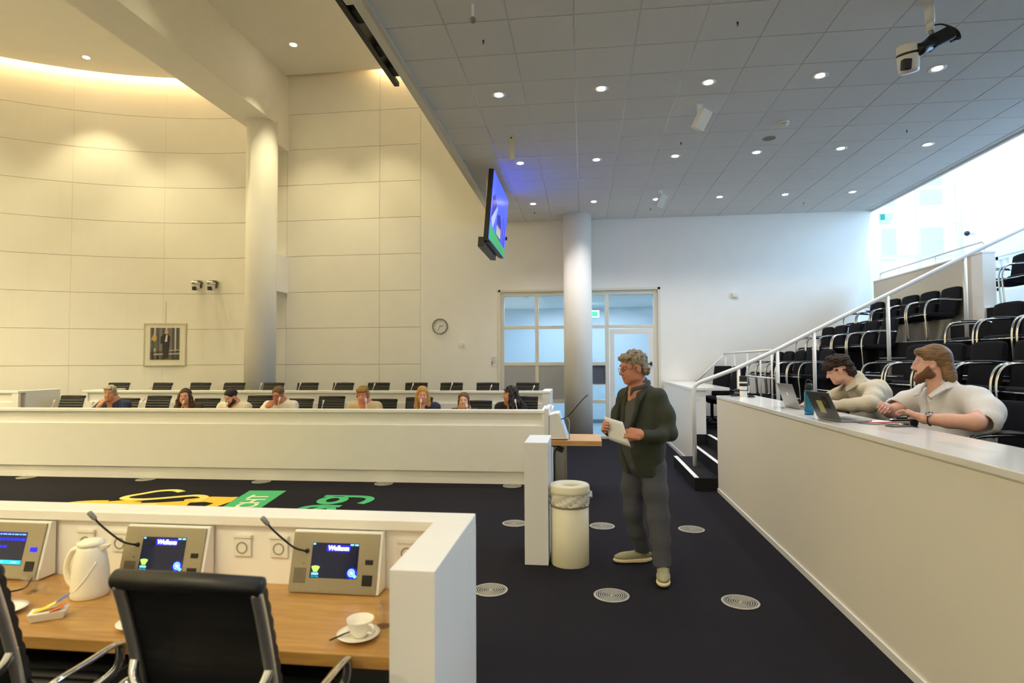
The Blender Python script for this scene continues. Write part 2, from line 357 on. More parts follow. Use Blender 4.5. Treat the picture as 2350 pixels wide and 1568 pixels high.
# ---- raised platforms for the council benches and the seat tiers
struct('platform_front', MB().box(-9.6,-.5,8.25,10.2,0,.17), M_CARPET)
struct('platform_rear', MB().box(-10.2,-.6,10.2,12.3,0,.32), M_CARPET)
struct('platform_near', MB().box(-6,-.7,-4,2.0,0,.15), M_CARPET)
TZ = [.52,1.005,1.49,1.975,2.46]; TX = [1.76,3.0,3.95,4.88,5.9,9.0]
S0, S1 = 7.93, 9.73
tr = MB()
tr.box(TX[0],TX[1],-5.2,S0,0,TZ[0]); tr.box(TX[0],TX[1],S1,YW,0,TZ[0]); tr.box(1.97,TX[1],S0,S1,0,TZ[0])
for k in range(1,5): tr.box(TX[k],TX[k+1],-5.2,YW if k < 4 else 14.98,0,TZ[k])
struct('seating_tiers', tr, M_TIERC)
st = struct('stairs', MB().box(1.44,1.75,S0,S1,0,.17).box(1.75,1.97,S0,S1,0,.345), M_TIERC)
NOS = mat('white nosing strip', (228,228,226), .5)
obj('nosing', MB().box(1.438,1.495,S0+.02,S1,.1695,.1735), NOS, st); obj('nosing', MB().box(1.748,1.80,S0+.02,S1,.3445,.3485), NOS, st); obj('nosing', MB().box(1.968,2.02,S0+.02,S1,.5195,.5235), NOS, st)
for k in range(1,5):
    x = TX[k]; obj('step', MB().box(x-.34,x,S0+.1,S1-.1,TZ[k-1],TZ[k-1]+.2425), M_TIERC, st)
    for xx, z in ((x-.34,TZ[k-1]+.2425),(x,TZ[k])): obj('nosing', MB().box(xx-.002,xx+.04,S0+.1,S1-.1,z-.001,z+.0035), NOS, st)
# ---- trim along the floor
struct('baseboard_back', MB().box(GX1,5.3,YW-.015,YW,0,.09), M_SATIN)
# ================================================================== LIGHT FITTINGS
M_LAMP = mat('lamp disc', (255,255,255), .5, emit=(255,246,236), estr=28)
M_LAMPW = mat('warm lamp disc', (255,250,240), .5, emit=(255,240,214), estr=40)
dl0 = thing('downlight', '', 'light', (0,0,0), world=False)
obj('trim_ring', MB().lathe([(.055,.004),(.06,-.003),(.085,-.004),(.088,.006)], n=28), M_WHITEP, dl0, smooth=True)
obj('reflector', MB().lathe([(.062,-.0035),(.05,-.0045)], n=24), M_CHROME, dl0, smooth=True)
obj('lamp', MB().lathe([(0,-.006),(.05,-.005),(.052,.02),(0,.02)], n=20), M_LAMP, dl0)
ordn = ['first','second','third','fourth','fifth','sixth']
rown = {6.73:'nearest', 9.12:'middle', 11.53:'far'}
first = True
for y in (6.73, 9.12, 11.53, 4.34, 1.94, -0.46):
    for i in range(6):
        x = -.965+1.2*i
        if y in rown:
            n = 5 if y == 6.73 else 6
            lab = '%s recessed ceiling spotlight from the left in the %s visible row' % (ordn[i], rown[y])
            if first: d = dl0; d.location = (x,y,ZC); first = False
            else: d = dup(dl0, (x,y,ZC))
            tag(d, lab, 'light', 'recessed spotlights in the tiled ceiling')
        spot('downlight_lamp_and_fill', (x,y,ZC-.02), E_LOW*(.5 if y < 5 else 1), LOW, 2.0, .8, .05)
up0 = thing('downlight', '', 'light', (0,0,0), world=False)
obj('trim_ring', MB().lathe([(.065,.004),(.07,-.003),(.095,-.004),(.098,.006)], n=28), M_WHITEP, up0, smooth=True)
obj('lamp', MB().lathe([(0,-.006),(.066,-.005),(.066,.02),(0,.02)], n=20), M_LAMPW, up0)
upl = {(-10.89,11.5):'warm spotlight in the high ceiling nearest the left edge', (-9.32,11.55):'warm spotlight in the high ceiling just left of the beam', (-6.09,11.6):'warm spotlight in the high ceiling just right of the beam', (-4.48,11.63):'warm spotlight in the high ceiling beside the black truss'}
first = True
for (x, y), lab in upl.items():
    if first: d = up0; d.location = (x,y,ZU); first = False
    else: d = dup(up0, (x,y,ZU))
    tag(d, lab, 'light', 'spotlights in the high ceiling')
    spot('high_lamp_and_fill', (x,y,ZU-.03), E_HIGH*.66, WARM, 1.35, .55, .06)
for y in (8.3, 5.0, 1.7, -1.6):
    for x, w in ((-15.0,3.4),(-13.2,2.0),(-10.9,1.0),(-9.32,.7),(-6.09,.3),(-4.48,.12),(-2.9,.08)): spot('high_lamp_and_fill', (x,y,ZU-.03), E_HIGH*w*(.42 if y > 8 else 1), WARM, 1.7 if y > 8 else 2.1, .8, .08)  # unseen hall spots; leftmost columns added to brighten the hall by wall bounce
for x in (-14.5,-12,-9.5,-5.5,-3): spot('high_lamp_and_fill', (x,-4.5,ZU-.03), E_HIGH*3.2, WARM, 2.2, .8, .08)  # unseen rear row, added so wall bounce brightens bench fronts
for x in (-1.2,.4,2,3.6,5.2): spot('downlight_lamp_and_fill', (x,-4.6,ZC-.02), E_LOW*4.0, (1.0,.86,.64), 2.4, .8, .05)  # unseen row, added to wash the rear wall and lift ceiling and counter
for x in (-12.9,): spot('high_lamp_and_fill', (x,9.8,ZU-.03), E_HIGH*.6, WARM, 1.5, .7, .08)  # extra unseen spot, added to brighten the curved wall

# ================================================================== COUNCIL BENCHES
def bench(name, label, x0, x1, loc, rz, z0, ztop, plinth, leftend=True):
    t = thing(name, label, 'bench', loc, rz, world=False)
    obj('plinth', MB().box(x0,x1,.03,.09,z0,plinth), M_WHITE, t)
    obj('front_panel', MB().box(x0,x1,0,.05,plinth,ztop-.215), M_WHITE, t, bev=.004)
    obj('recessed_band', MB().box(x0+.12,x1-.14,.03,.07,ztop-.215,ztop-.045), M_WHITE, t)
    obj('end_panel', MB().box(x1-.14,x1,0,.05,ztop-.215,ztop-.045), M_WHITE, t); obj('end_panel', MB().box(x0,x0+.12,0,.05,ztop-.215,ztop-.045), M_WHITE, t)
    obj('top_rail', MB().box(x0,x1,-.005,.15,ztop-.045,ztop), M_WHITE, t, bev=.006)
    obj('side_wall', MB().box(x1-.15,x1,.15,.9,z0,ztop), M_WHITE, t, bev=.006)
    if leftend: obj('side_wall', MB().box(x0,x0+.15,.15,.9,z0,ztop), M_WHITE, t, bev=.006)
    obj('worktop', MB().box(x0+.15,x1-.15,.09,.72,ztop-.30,ztop-.26), M_WOOD, t)
    return t
bench('council_bench', 'long white council bench in front where eight people sit', -9.2, 0, (-.43,8.10,0), .02, 0, 1.03, .175, False)
bench('council_bench', 'long white council bench of the raised back row with empty chairs', -9.0, 0, (-.575,10.18,0), .0, 0, 1.19, .34)
bench('council_bench', 'short piece of white council bench at the far left edge', -3.0, 0, (-10.65,9.9,0), .0, 0, 1.19, .34, False)
# low divider wall and lectern at the end of the ring of desks
tag(obj('divider_wall', MB().box(-.50,-.30,4.93,5.45,0,1.02), M_SATIN, bev=.004), 'white free-standing panel end beside the waste bin', 'panel')
t = thing('lectern', 'white and oak lectern on an aluminium lifting column', 'lectern', (-.1,7.5,0))
obj('front_board', MB().box(-.483,-.43,7.25,8.0,.02,1.12), M_SATIN, t, bev=.003)
obj('tabletop', MB().box(-.43,.217,7.23,7.92,.668,.73), M_WOOD2, t, bev=.003)
obj('lifting_column', MB().box(-.385,-.215,7.42,7.62,.06,.668).box(-.36,-.24,7.405,7.42,.06,.668), M_ALU, t, bev=.004)
obj('foot', MB().box(-.42,.1,7.35,7.68,0,.03), M_ALU, t, bev=.004)
obj('cable_box', MB().obox((-.30,7.36,.61),(.045,.03,.03),Matrix.Rotation(.4,3,'Y')), M_BLACKP, t)
obj('cable', MB().tube(smooth_path([(-.41,7.36,.665),(-.38,7.36,.64),(-.32,7.36,.645),(-.37,7.36,.55),(-.37,7.37,.3),(-.38,7.38,.04)]), .008, 6), M_BLACKP, t, smooth=True)

# ================================================================== DESK TERMINALS
M_SCREEN = mat('screen glass', (10,11,20), .15, emit=(30,34,58), estr=.55)
M_SCRW = mat('screen white', (255,255,255), .5, emit=(240,246,255), estr=2.2)
M_SCRB = mat('screen blue', (20,20,230), .5, emit=(18,20,255), estr=1.7)
M_SCRT = mat('screen teal', (20,160,200), .5, emit=(20,170,215), estr=1.4)
M_SCRG = mat('screen green', (140,200,90), .5, emit=(150,215,90), estr=1.4)
M_SCRLB = mat('screen light blue', (110,190,255), .5, emit=(110,190,255), estr=1.4)
M_PLATE = mat('champagne metal plate', (158,148,126), .42, metal=.75, noise=.03, scale=80)
TW, TH, TD0, TD1 = .395, .245, .09, .028
SL = math.atan2(TD0-TD1, TH)
def terminal(label, loc, rz, mode, mic=True):
    # local: front plate faces -Y, origin at front bottom centre
    t = thing('desk_terminal', label, 'terminal', loc, rz, world=False)
    b = MB().prism([(0,0.004),(TD0,0.004),(TD0,TH),(TD0-TD1,TH)], -TW/2, TW/2, 'x')
    obj('casing', b, M_WHITEP, t, bev=.004)
    R = Matrix.Rotation(-SL, 4, 'X'); F = Matrix.Translation((0,-.0035,.006)) @ R   # plate frame: x right, z up the slope
    L = TH/math.cos(SL)
    def fl(mb): return mb.xf(F)
    pl = obj('faceplate', fl(MB().box(-TW/2+.004,TW/2-.012,-.003,.003,.004,L-.012)), M_PLATE, t, bev=.0015)
    sx0, sx1, sz0, sz1 = -.105, .10, .06, .20
    sc = obj('screen', fl(MB().box(sx0,sx1,-.0045,-.002,sz0,sz1)), M_SCREEN, t)
    def lay(nm, mb, mm): return obj(nm, fl(mb), mm, sc)
    q = -.0056
    def T(s, size, mm, x, z, **k):
        M = F @ Matrix.Translation((x,q,z)) @ Matrix.Rotation(PI/2,4,'X'); return text_obj('lettering', s, size, mm, sc, M, **k)
    if mode == 'welkom':
        lay('glow', MB().prism([(-.035,.166),(.057,.166),(.062,.172),(.062,.187),(.056,.192),(-.036,.192),(-.041,.186),(-.041,.171)],-.0049,-.0046,'y'), M_SCRB)
        T('Welkom', .026, M_SCRW, .011, .179, shear=.12, bold=.0007)
        for x0, x1 in ((-.102,-.091),(.062,.077),(.082,.098)): lay('status_icon', MB().box(x0,x1,-.005,-.0046,.191,.1975), M_SCRLB)
        for k in range(5):
            a = -.5+.25*k; lay('emblem_leaf', MB().obox((-.082+math.sin(a)*.02,-.005,.084+math.cos(a)*.012),(.0035,.0003,.012),Matrix.Rotation(a,3,'Y')), M_SCRG)
        lay('emblem_base', MB().box(-.098,-.068,-.005,-.0046,.072,.08), M_SCRLB)
        T('Den Haag', .008, M_SCRT, -.083, .066)
        lay('icon_glow', MB().sphere((.078,-.0047,.082),(.023,.0002,.023),20,4), M_SCRB)
        m = MB(); m.tube([(.076+.013*math.cos(a),-.005,.084+.013*math.sin(a)) for a in [2*PI*k/20 for k in range(20)]], .003, 6, closed=True, flat=.3); lay('dial_icon', m, M_SCRLB)
        lay('dial_icon', MB().sphere((.076,-.0052,.084),(.007,.0003,.007),12,4), M_SCRW)
        lay('card_icon', MB().obox((.09,-.0052,.072),(.009,.0003,.006),Matrix.Rotation(.6,3,'Y')), M_SCRLB)
    elif mode == 'list':
        lay('title_bar', MB().box(sx0,sx1,-.005,-.0046,.186,.197), mat('screen navy', (20,20,120), .5, emit=(26,28,150), estr=1.2))
        for r, z in enumerate((.190,.172,.1655,.14,.134)):
            x = sx0+.006
            while x < sx1-.02-(.07 if r > 2 else 0):
                w = random.uniform(.008,.03); lay('text_line', MB().box(x,x+w,-.0054,-.005,z-.002,z+.002), M_SCRB if r else M_SCRLB); x += w+.005
        lay('teal_bar', MB().box(sx0,sx1,-.005,-.0046,.063,.08), M_SCRT)
        for x in (-.06,-.02,.05): lay('text_line', MB().box(x,x+.03,-.0054,-.005,.068,.0745), M_SCRLB)
    obj('card_slot', fl(MB().box(.132,.166,-.006,-.002,.118,.138)), M_BLACKP if mode != 'list' else M_SCRB, t, bev=.002)
    obj('push_button', fl(MB().box(.124,.168,-.006,-.002,.035,.078)), M_BLACKP, t, bev=.002)
    h = MB()
    for i in range(10):
        for k in range(11): h.box(-.175+.0055*i,-.1715+.0055*i,-.0036,-.0028,.038+.0055*k,.0415+.0055*k)
    o = obj('speaker_holes', fl(h), mat('speaker hole', (60,54,42), .8), t); o['kind'] = 'stuff'
    obj('indicator', fl(MB().lathe([(0,0),(.003,0),(.003,.004),(0,.004)],(-.137,0,0),10).xf(Matrix.Translation((0,-.003,.115)) @ Matrix.Rotation(PI/2,4,'X'))), M_GREYP, t)
    if mic:
        P = [F @ Vector(p) for p in ((-.128,-.004,.165),(-.135,-.03,.168),(-.16,-.06,.18),(-.2,-.09,.215),(-.235,-.115,.25),(-.25,-.125,.268))]
        g = obj('gooseneck', MB().tube(smooth_path(P,4), .0042, 8), M_BLACKP, t, smooth=True)
        a, b2 = P[-1], P[-1]+(P[-1]-P[-2]).normalized()*.045
        obj('microphone_head', MB().tube([a,a.lerp(b2,.15),a.lerp(b2,.5),a.lerp(b2,.9),b2], [.005,.0095,.0105,.0105,.006], 12), M_GREYP, g, smooth=True)
        obj('gooseneck_socket', MB().tube([F @ Vector((-.128,-.001,.165)), F @ Vector((-.128,-.014,.166))], [.011,.007], 12), M_BLACKP, t, smooth=True)
    return t
DZ = .735
terminal('metal desk terminal showing Welkom nearest the desk corner', (-1.043,2.353,DZ), 0, 'welkom')
terminal('metal desk terminal showing Welkom behind the black chair back', (-1.83,2.353,DZ), 0, 'welkom')
terminal('metal desk terminal showing a list of text, cut by the left edge', (-2.61,2.353,DZ), 0, 'list')
# lectern terminal, seen from the side, facing +X
t = thing('desk_terminal', 'white wedge terminal standing on the lectern table', 'terminal', (-.30,7.45,.73))
obj('casing', MB().prism([(-.425,.742),(-.196,.742),(-.305,1.06),(-.345,1.06),(-.425,1.04)], 7.27, 7.68, 'y'), M_WHITEP, t, bev=.004)
obj('foot', MB().box(-.38,-.2,7.3,7.65,.73,.742), M_BLACKP, t)
obj('screen', MB().hexa([(-.198,7.29,.745),(-.192,7.29,.747),(-.192,7.66,.747),(-.198,7.66,.745),(-.302,7.29,1.055),(-.296,7.29,1.057),(-.296,7.66,1.057),(-.302,7.66,1.055)]), mat('lectern screen', (150,180,210), .12, emit=(130,165,205), estr=.5), t)
g = obj('gooseneck', MB().tube(smooth_path([(-.285,7.28,.99),(-.24,7.27,1.0),(-.17,7.26,1.05),(-.05,7.25,1.19),(.01,7.25,1.255)],5), .0055, 8), M_BLACKP, t, smooth=True)
obj('microphone_head', MB().tube([(.01,7.25,1.255),(.018,7.25,1.262),(.048,7.25,1.296),(.055,7.25,1.303)], [.006,.013,.014,.008], 12), M_GREYP, g, smooth=True)
obj('reading_lamp_arm', MB().tube(smooth_path([(-.175,7.28,.735),(-.18,7.28,.85),(-.175,7.28,.95),(-.20,7.28,1.0),(-.25,7.28,1.005)],5), .006, 8), M_ALU, t, smooth=True)
# ================================================================== FOREGROUND DESK
t = thing('council_desk', 'white council desk in the foreground with oak worktop and raised rail', 'desk', (-2.0,2.2,0))
obj('rail_top', MB().box(-4.6,-.478,2.425,2.575,.985,1.03), M_WHITE, t, bev=.005)
obj('back_panel', MB().box(-4.6,-.63,2.452,2.56,0,.985), M_WHITE, t)
obj('side_wall', MB().box(-.63,-.478,1.855,2.43,0,1.03), M_WHITE, t, bev=.004)
obj('corner_post', MB().box(-.63,-.478,2.43,2.575,0,.984), M_WHITE, t)
obj('worktop', MB().box(-4.6,-.632,1.885,2.45,.69,.735), M_WOOD, t, bev=.004)
obj('modesty_panel', MB().box(-4.6,-.64,2.38,2.40,.2,.69), mat('dark under-desk panel', (70,70,72), .6), t)
for x in (-1.44,-2.22): obj('support', MB().box(x-.02,x+.02,1.98,2.38,.15,.69), M_GREYP, t)
# power sockets on the desk panel
def socket(x, label):
    s = thing('power_socket', label, 'socket', (x,2.452,.89), group='power sockets on the desk panel', world=False)
    obj('plate', MB().box(-.041,.041,-.012,0,-.041,.041), M_WHITEP, s, bev=.003)
    obj('flap', MB().box(-.043,.043,-.018,0,.040,.052), M_WHITEP, s, bev=.002)
    obj('well', MB().lathe([(.026,0),(.026,.002),(.021,.0022),(.0205,-.006),(0,-.006)], n=20).xf(Matrix.Translation((0,-.0125,-.003)) @ Matrix.Rotation(PI/2,4,'X')), mat('socket well', (150,146,134), .5), s, smooth=False)
    for dx in (-.0095,.0095): obj('pin_hole', MB().lathe([(0,0),(.0028,0),(.0028,.001),(0,.001)], n=8).xf(Matrix.Translation((dx,-.0068,-.003)) @ Matrix.Rotation(PI/2,4,'X')), M_BLACKP, s)
socket(-2.263,'white power socket behind the thermos jug'); socket(-2.092,'white power socket right of the thermos jug'); socket(-1.50,'white power socket just right of the middle terminal'); socket(-1.329,'white power socket just left of the corner terminal'); socket(-.752,'white power socket half hidden by the desk corner')

# ================================================================== TABLEWARE
CH = mat('white china', (238,234,222), .15, spec=.6)
JUG = mat('ivory jug plastic', (238,232,212), .3)
t = thing('thermos_jug', 'ivory thermos jug with a loop handle on the desk', 'jug', (-2.05,2.24,DZ), .1, world=False)
obj('body', MB().lathe([(0,0),(.066,0),(.070,.006),(.070,.03),(.067,.10),(.058,.165),(.05,.195),(.046,.205),(0,.205)], n=32), JUG, t, smooth=True)
obj('lid', MB().lathe([(0,.205),(.045,.205),(.05,.212),(.05,.222),(.03,.232),(0,.235)], n=28), JUG, t, smooth=True)
obj('spout', MB().hexa([(.035,-.018,.175),(.075,-.006,.198),(.075,.006,.198),(.035,.018,.175),(.035,-.02,.208),(.085,-.008,.213),(.085,.008,.213),(.035,.02,.208)]), JUG, t, bev=.003)
obj('handle', MB().tube(smooth_path([(-.042,0,.195),(-.075,0,.185),(-.098,0,.14),(-.102,0,.10),(-.09,0,.06),(-.066,0,.035)],5), .011, 10, flat=1.3), JUG, t, smooth=True)
obj('seam', MB().tube(smooth_path([(-.03,-.062,.03),(.0,-.069,.055),(.03,-.06,.10),(.05,-.036,.15)],4), .0026, 6), CH, t, smooth=True)
def saucer(loc, label):
    return tag(obj_at('saucer', MB().lathe([(0,.006),(.022,.006),(.024,.003),(.022,0),(.03,0),(.055,.010),(.073,.018),(.074,.0205),(.055,.0135),(.03,.0065),(0,.0068)], n=36), CH, loc, True), label, 'saucer', 'white saucers on the desk')
def obj_at(name, mb, mm, loc, smooth=False, bev=0):
    o = obj(name, mb, mm, None, smooth=smooth, bev=bev); o.location = loc; return o
saucer((-.79,2.0,DZ), 'white saucer under the coffee cup'); saucer((-2.24,2.05,DZ), 'white saucer cut off by the left edge'); saucer((-1.63,2.0,DZ), 'white saucer half hidden behind the black chair back')
t = thing('coffee_cup', 'white coffee cup standing on its saucer', 'cup', (-.785,2.005,DZ+.007), -.5, world=False)
obj('bowl', MB().lathe([(0,.004),(.022,.004),(.024,0),(.026,.002),(.034,.014),(.043,.035),(.047,.056),(.0475,.06),(.045,.058),(.041,.036),(.03,.014),(0,.010)], n=36), CH, t, smooth=True)
obj('handle', MB().tube(smooth_path([(.044,0,.048),(.062,0,.05),(.071,0,.038),(.062,0,.024),(.039,0,.022)],5), .0048, 8, flat=1.3), CH, t, smooth=True)
t = thing('teaspoon', 'dark teaspoon lying on the saucer beside the cup', 'spoon', (-.838,1.975,DZ+.016), 1.0, world=False)
obj('handle', MB().tube([(-.05,.0,.004),(0,0,.005),(.03,0,.004)], [.0025,.0022,.002], 6, flat=1.8), mat('dark steel', (50,46,42), .25, metal=.8), t, smooth=True)
obj('bowl', MB().sphere((.042,0,.004),(.016,.010,.003),12,6), MATS['dark steel'], t, smooth=True)
def tumbler(loc, label, r=.032, h=.105):
    return tag(obj_at('drinking_glass', MB().lathe([(0,0),(r*.8,0),(r,h),(r-.0018,h),(r*.8-.003,.008),(0,.008)], n=32), M_GLASS, loc, True), label, 'glass', 'drinking glasses on the desk')
tumbler((-.735,2.10,DZ), 'tall clear glass behind the coffee cup'); tumbler((-2.33,2.24,DZ), 'upright clear glass left of the thermos jug', .034, .085)
tag(obj_at('drinking_glass', MB().lathe([(0,0),(.026,0),(.034,.085),(.0322,.085),(.023,.008),(0,.008)], n=32).xf(Matrix.Rotation(1.35,4,'Y')), M_GLASS, (-2.26,2.20,DZ+.03), True), 'clear glass lying on its side against the thermos jug', 'glass', 'drinking glasses on the desk')
t = thing('sachet_tray', 'small white rectangular tray on the oak desk', 'tray', (-2.02,2.02,DZ), .55, world=False)
obj('tray_body', MB().hexa([(-.05,-.026,0),(.05,-.026,0),(.05,.026,0),(-.05,.026,0),(-.06,-.034,.034),(.06,-.034,.034),(.06,.034,.034),(-.06,.034,.034)]), CH, t, bev=.004)
for k, (c, x, z, a, lab) in enumerate((((236,204,60),-.02,.045,.25,'yellow sachet lying flat in the white tray'),((244,222,120),.006,.054,.42,'pale yellow sachet leaning in the white tray'),((70,110,190),.042,.074,.5,'blue topped sachet sticking out of the white tray'),((226,120,70),.03,.046,.3,'orange edged sachet at the side of the white tray'))):
    o = obj_at('sugar_sachet', MB().obox((0,0,0),(.028 if k < 2 else .022,.018,.0012),Matrix.Rotation(-a,3,'Y')), mat('sachet %d' % k, c, .5), (0,0,0)); R = Matrix.Rotation(.55,3,'Z'); p = R @ Vector((x,(-.004,.004,.006,-.016)[k],z)); o.location = (-2.02+p.x,2.02+p.y,DZ+p.z-.005); o.rotation_euler = (0,0,.55); tag(o, lab, 'sachet')
t = thing('charging_cable', 'thin cable hanging from the left terminal onto the desk', 'cable', (-2.42,2.3,DZ))
obj('cord', MB().tube(smooth_path([(-2.43,2.345,DZ+.02),(-2.40,2.31,DZ+.025),(-2.39,2.27,DZ+.004),(-2.43,2.22,DZ+.004),(-2.5,2.21,DZ+.004)],5), .003, 6), M_BLACKP, t, smooth=True)

# ================================================================== WASTE BIN
t = thing('waste_bin', 'tall cream waste bin with a liner and a lid with a hole', 'bin', (-.124,5.02,0), world=False)
BN = mat('cream bin enamel', (214,208,180), .4)
obj('body', MB().lathe([(0,0),(.158,0),(.160,.006),(.160,.50),(0,.50)], n=40), BN, t, smooth=False)
for p in t.children[0].data.polygons: p.use_smooth = abs(p.normal.z) < .5
lin_ = MB(); n = 60; rows = 8; vs = []; fs = []
for i in range(rows+1):
    z = .615-.115*i/rows
    for k in range(n):
        a = 2*PI*k/n; r = .164+.004*math.sin(7*a+i*1.3)+.003*math.sin(17*a-i*2.1)+.002*math.sin(29*a+3*i)
        vs.append((r*math.cos(a), r*math.sin(a), z+.004*math.sin(5*a+1)))
for i in range(rows):
    for k in range(n): fs.append((i*n+k,(i+1)*n+k,(i+1)*n+(k+1)%n,i*n+(k+1)%n))
obj('bin_liner', lin_.add(vs,fs), mat('white plastic liner', (226,222,208), .35), t, smooth=True)
obj('rim', MB().lathe([(.150,.48),(.1605,.48),(.1605,.62),(.150,.62)], n=40), BN, t, smooth=True)
obj('lid', MB().lathe([(.172,.60),(.174,.612),(.170,.620),(.168,.655),(.160,.664),(.10,.664),(.07,.652),(.062,.63),(.06,.60)], n=44), BN, t, smooth=True)
# ================================================================== FLOOR DIFFUSERS
fd = thing('floor_diffuser', '', 'vent', (0,0,0), world=False)
obj('rim', MB().lathe([(.115,.001),(.128,.0015),(.130,.005),(.124,.0075),(.113,.006)], n=40), mat('vent plastic', (168,166,158), .4), fd, smooth=True)
gr = MB()
for k in range(6): r = .022+.0158*k; gr.lathe([(r,.001),(r,.006),(r+.0062,.006),(r+.0062,.001)], n=36)
VG = mat('vent plastic', (168,166,158), .4)
obj('ring_grille', gr, VG, fd)
obj('hub', MB().lathe([(0,.006),(.012,.006),(.014,.001)], n=20), VG, fd); obj('throat', MB().lathe([(0,.0012),(.12,.0012)], n=30), M_BLACKP, fd)
fdl = [(-.70,4.36,'round floor vent beside the desk corner'),(.19,4.355,'round floor vent in front of the walking man'),(1.085,4.335,'round floor vent nearest the long right hand counter'),(-.73,6.16,'round floor vent half hidden by the white panel end'),(.18,6.155,'round floor vent beside the waste bin'),(1.07,6.13,'round floor vent behind the walking man'),
       (-.98,8.0,'round floor vent at the right end of the council bench foot'),(-2.79,7.965,'round floor vent below the council bench, second from its right end'),(-4.59,7.93,'round floor vent below the council bench, beyond the green banner'),(-6.38,7.91,'round floor vent below the council bench, beyond the yellow emblem'),(-8.3,7.88,'round floor vent below the council bench, leftmost')]
for i, (x,y,lab) in enumerate(fdl):
    d = fd if i == 0 else dup(fd, (x,y,0)); d.location = (x,y,0); tag(d, lab, 'vent', 'round floor vents in the carpet')
# ================================================================== CARPET INLAY
YEL = mat('yellow carpet', (232,190,70), .95, spec=.1, noise=.15, scale=200); YELL = mat('pale yellow carpet', (240,214,120), .95, spec=.1, noise=.12, scale=200); GRN = mat('green carpet', (78,176,118), .95, spec=.1, noise=.15, scale=200); WHC = mat('white carpet', (228,226,200), .95, spec=.1)
def inlay(nm, poly, mm, h=.004): return obj(nm, MB().prism(poly, 0, h), mm, floor)
inlay('green_banner', [(-4.42,7.36),(-3.93,7.40),(-3.60,5.6),(-4.05,5.55)], GRN)
for ch, x, y, a in (('T',-4.085,7.03,.1),('H',-4.03,6.80,.1),('C',-3.98,6.57,.1),('E',-3.94,6.34,.1),('R',-3.90,6.11,.1)):
    text_obj('inlay_letter', ch, .34, WHC, floor, Matrix.Translation((x,y,.0055)) @ Matrix.Rotation(PI/2+a,4,'Z'), extrude=.001, bold=.006)
def flat_tube(nm, pts, w, mm, top=.0045, closed=False):
    m = MB().tube(pts, w, 8, closed=closed); m.v = [(x,y,min(max(z,.001),top)) for x,y,z in m.v]; return obj(nm, m, mm, floor)
def ring(cx, cy, rx, ry): return [(cx+rx*math.cos(2*PI*k/28),cy+ry*math.sin(2*PI*k/28),.003) for k in range(28)]
flat_tube('inlay_letter', ring(-3.09,6.965,.13,.165), .055, GRN, closed=True)
flat_tube('inlay_letter_stroke', smooth_path([(-3.28,7.165,.003),(-3.0,7.175,.003),(-2.78,7.175,.003),(-2.66,7.10,.003),(-2.64,6.96,.003),(-2.68,6.82,.003)],5), .052, GRN)
for y in (6.48,5.98):
    flat_tube('inlay_letter', ring(-3.0,y-.02,.10,.155), .052, GRN, closed=True)
    flat_tube('inlay_letter_stroke', smooth_path([(-2.86,y+.19,.003),(-3.1,y+.19,.003),(-3.24,y+.12,.003),(-3.27,y-.02,.003),(-3.22,y-.14,.003)],5), .052, GRN)
# heraldic lion, its visible upper half: mane, back, curling tail, hind leg
inlay('lion_body', [(-6.46,6.36),(-6.2,6.58),(-6.05,6.64),(-5.86,6.66),(-5.84,6.60),(-5.68,6.68),(-5.45,6.80),(-5.42,6.72),(-5.55,6.62),(-5.4,6.64),(-5.38,6.57),(-5.15,6.62),(-4.9,6.72),(-4.95,6.80),(-4.70,6.98),(-4.45,6.98),(-4.36,7.0),(-4.30,6.76),(-4.33,6.50),(-4.47,6.46),(-4.46,6.66),(-4.62,6.72),(-4.78,6.66),(-4.72,6.52),(-5.0,6.40),(-5.2,6.0),(-5.9,5.7),(-6.5,5.9)], YEL)
m = MB().tube(smooth_path([(-4.75,6.72,.003),(-4.78,6.94,.003),(-4.95,7.02,.003),(-5.15,6.92,.003),(-5.45,6.76,.003),(-5.72,6.76,.003),(-5.80,6.88,.003),(-5.72,7.05,.003),(-5.62,7.22,.003),(-5.45,7.28,.003),(-5.28,7.20,.003)],5), .052, 8)
m.v = [(x,y,min(max(z,.001),.0055)) for x,y,z in m.v]; obj('lion_tail', m, YELL, floor)
m = MB().tube(smooth_path([(-5.75,6.42,.003),(-5.4,6.44,.003),(-5.12,6.54,.003)],4), .05, 8); m.v = [(x,y,min(max(z,.001),.0062)) for x,y,z in m.v]; obj('lion_paw', m, YELL, floor)
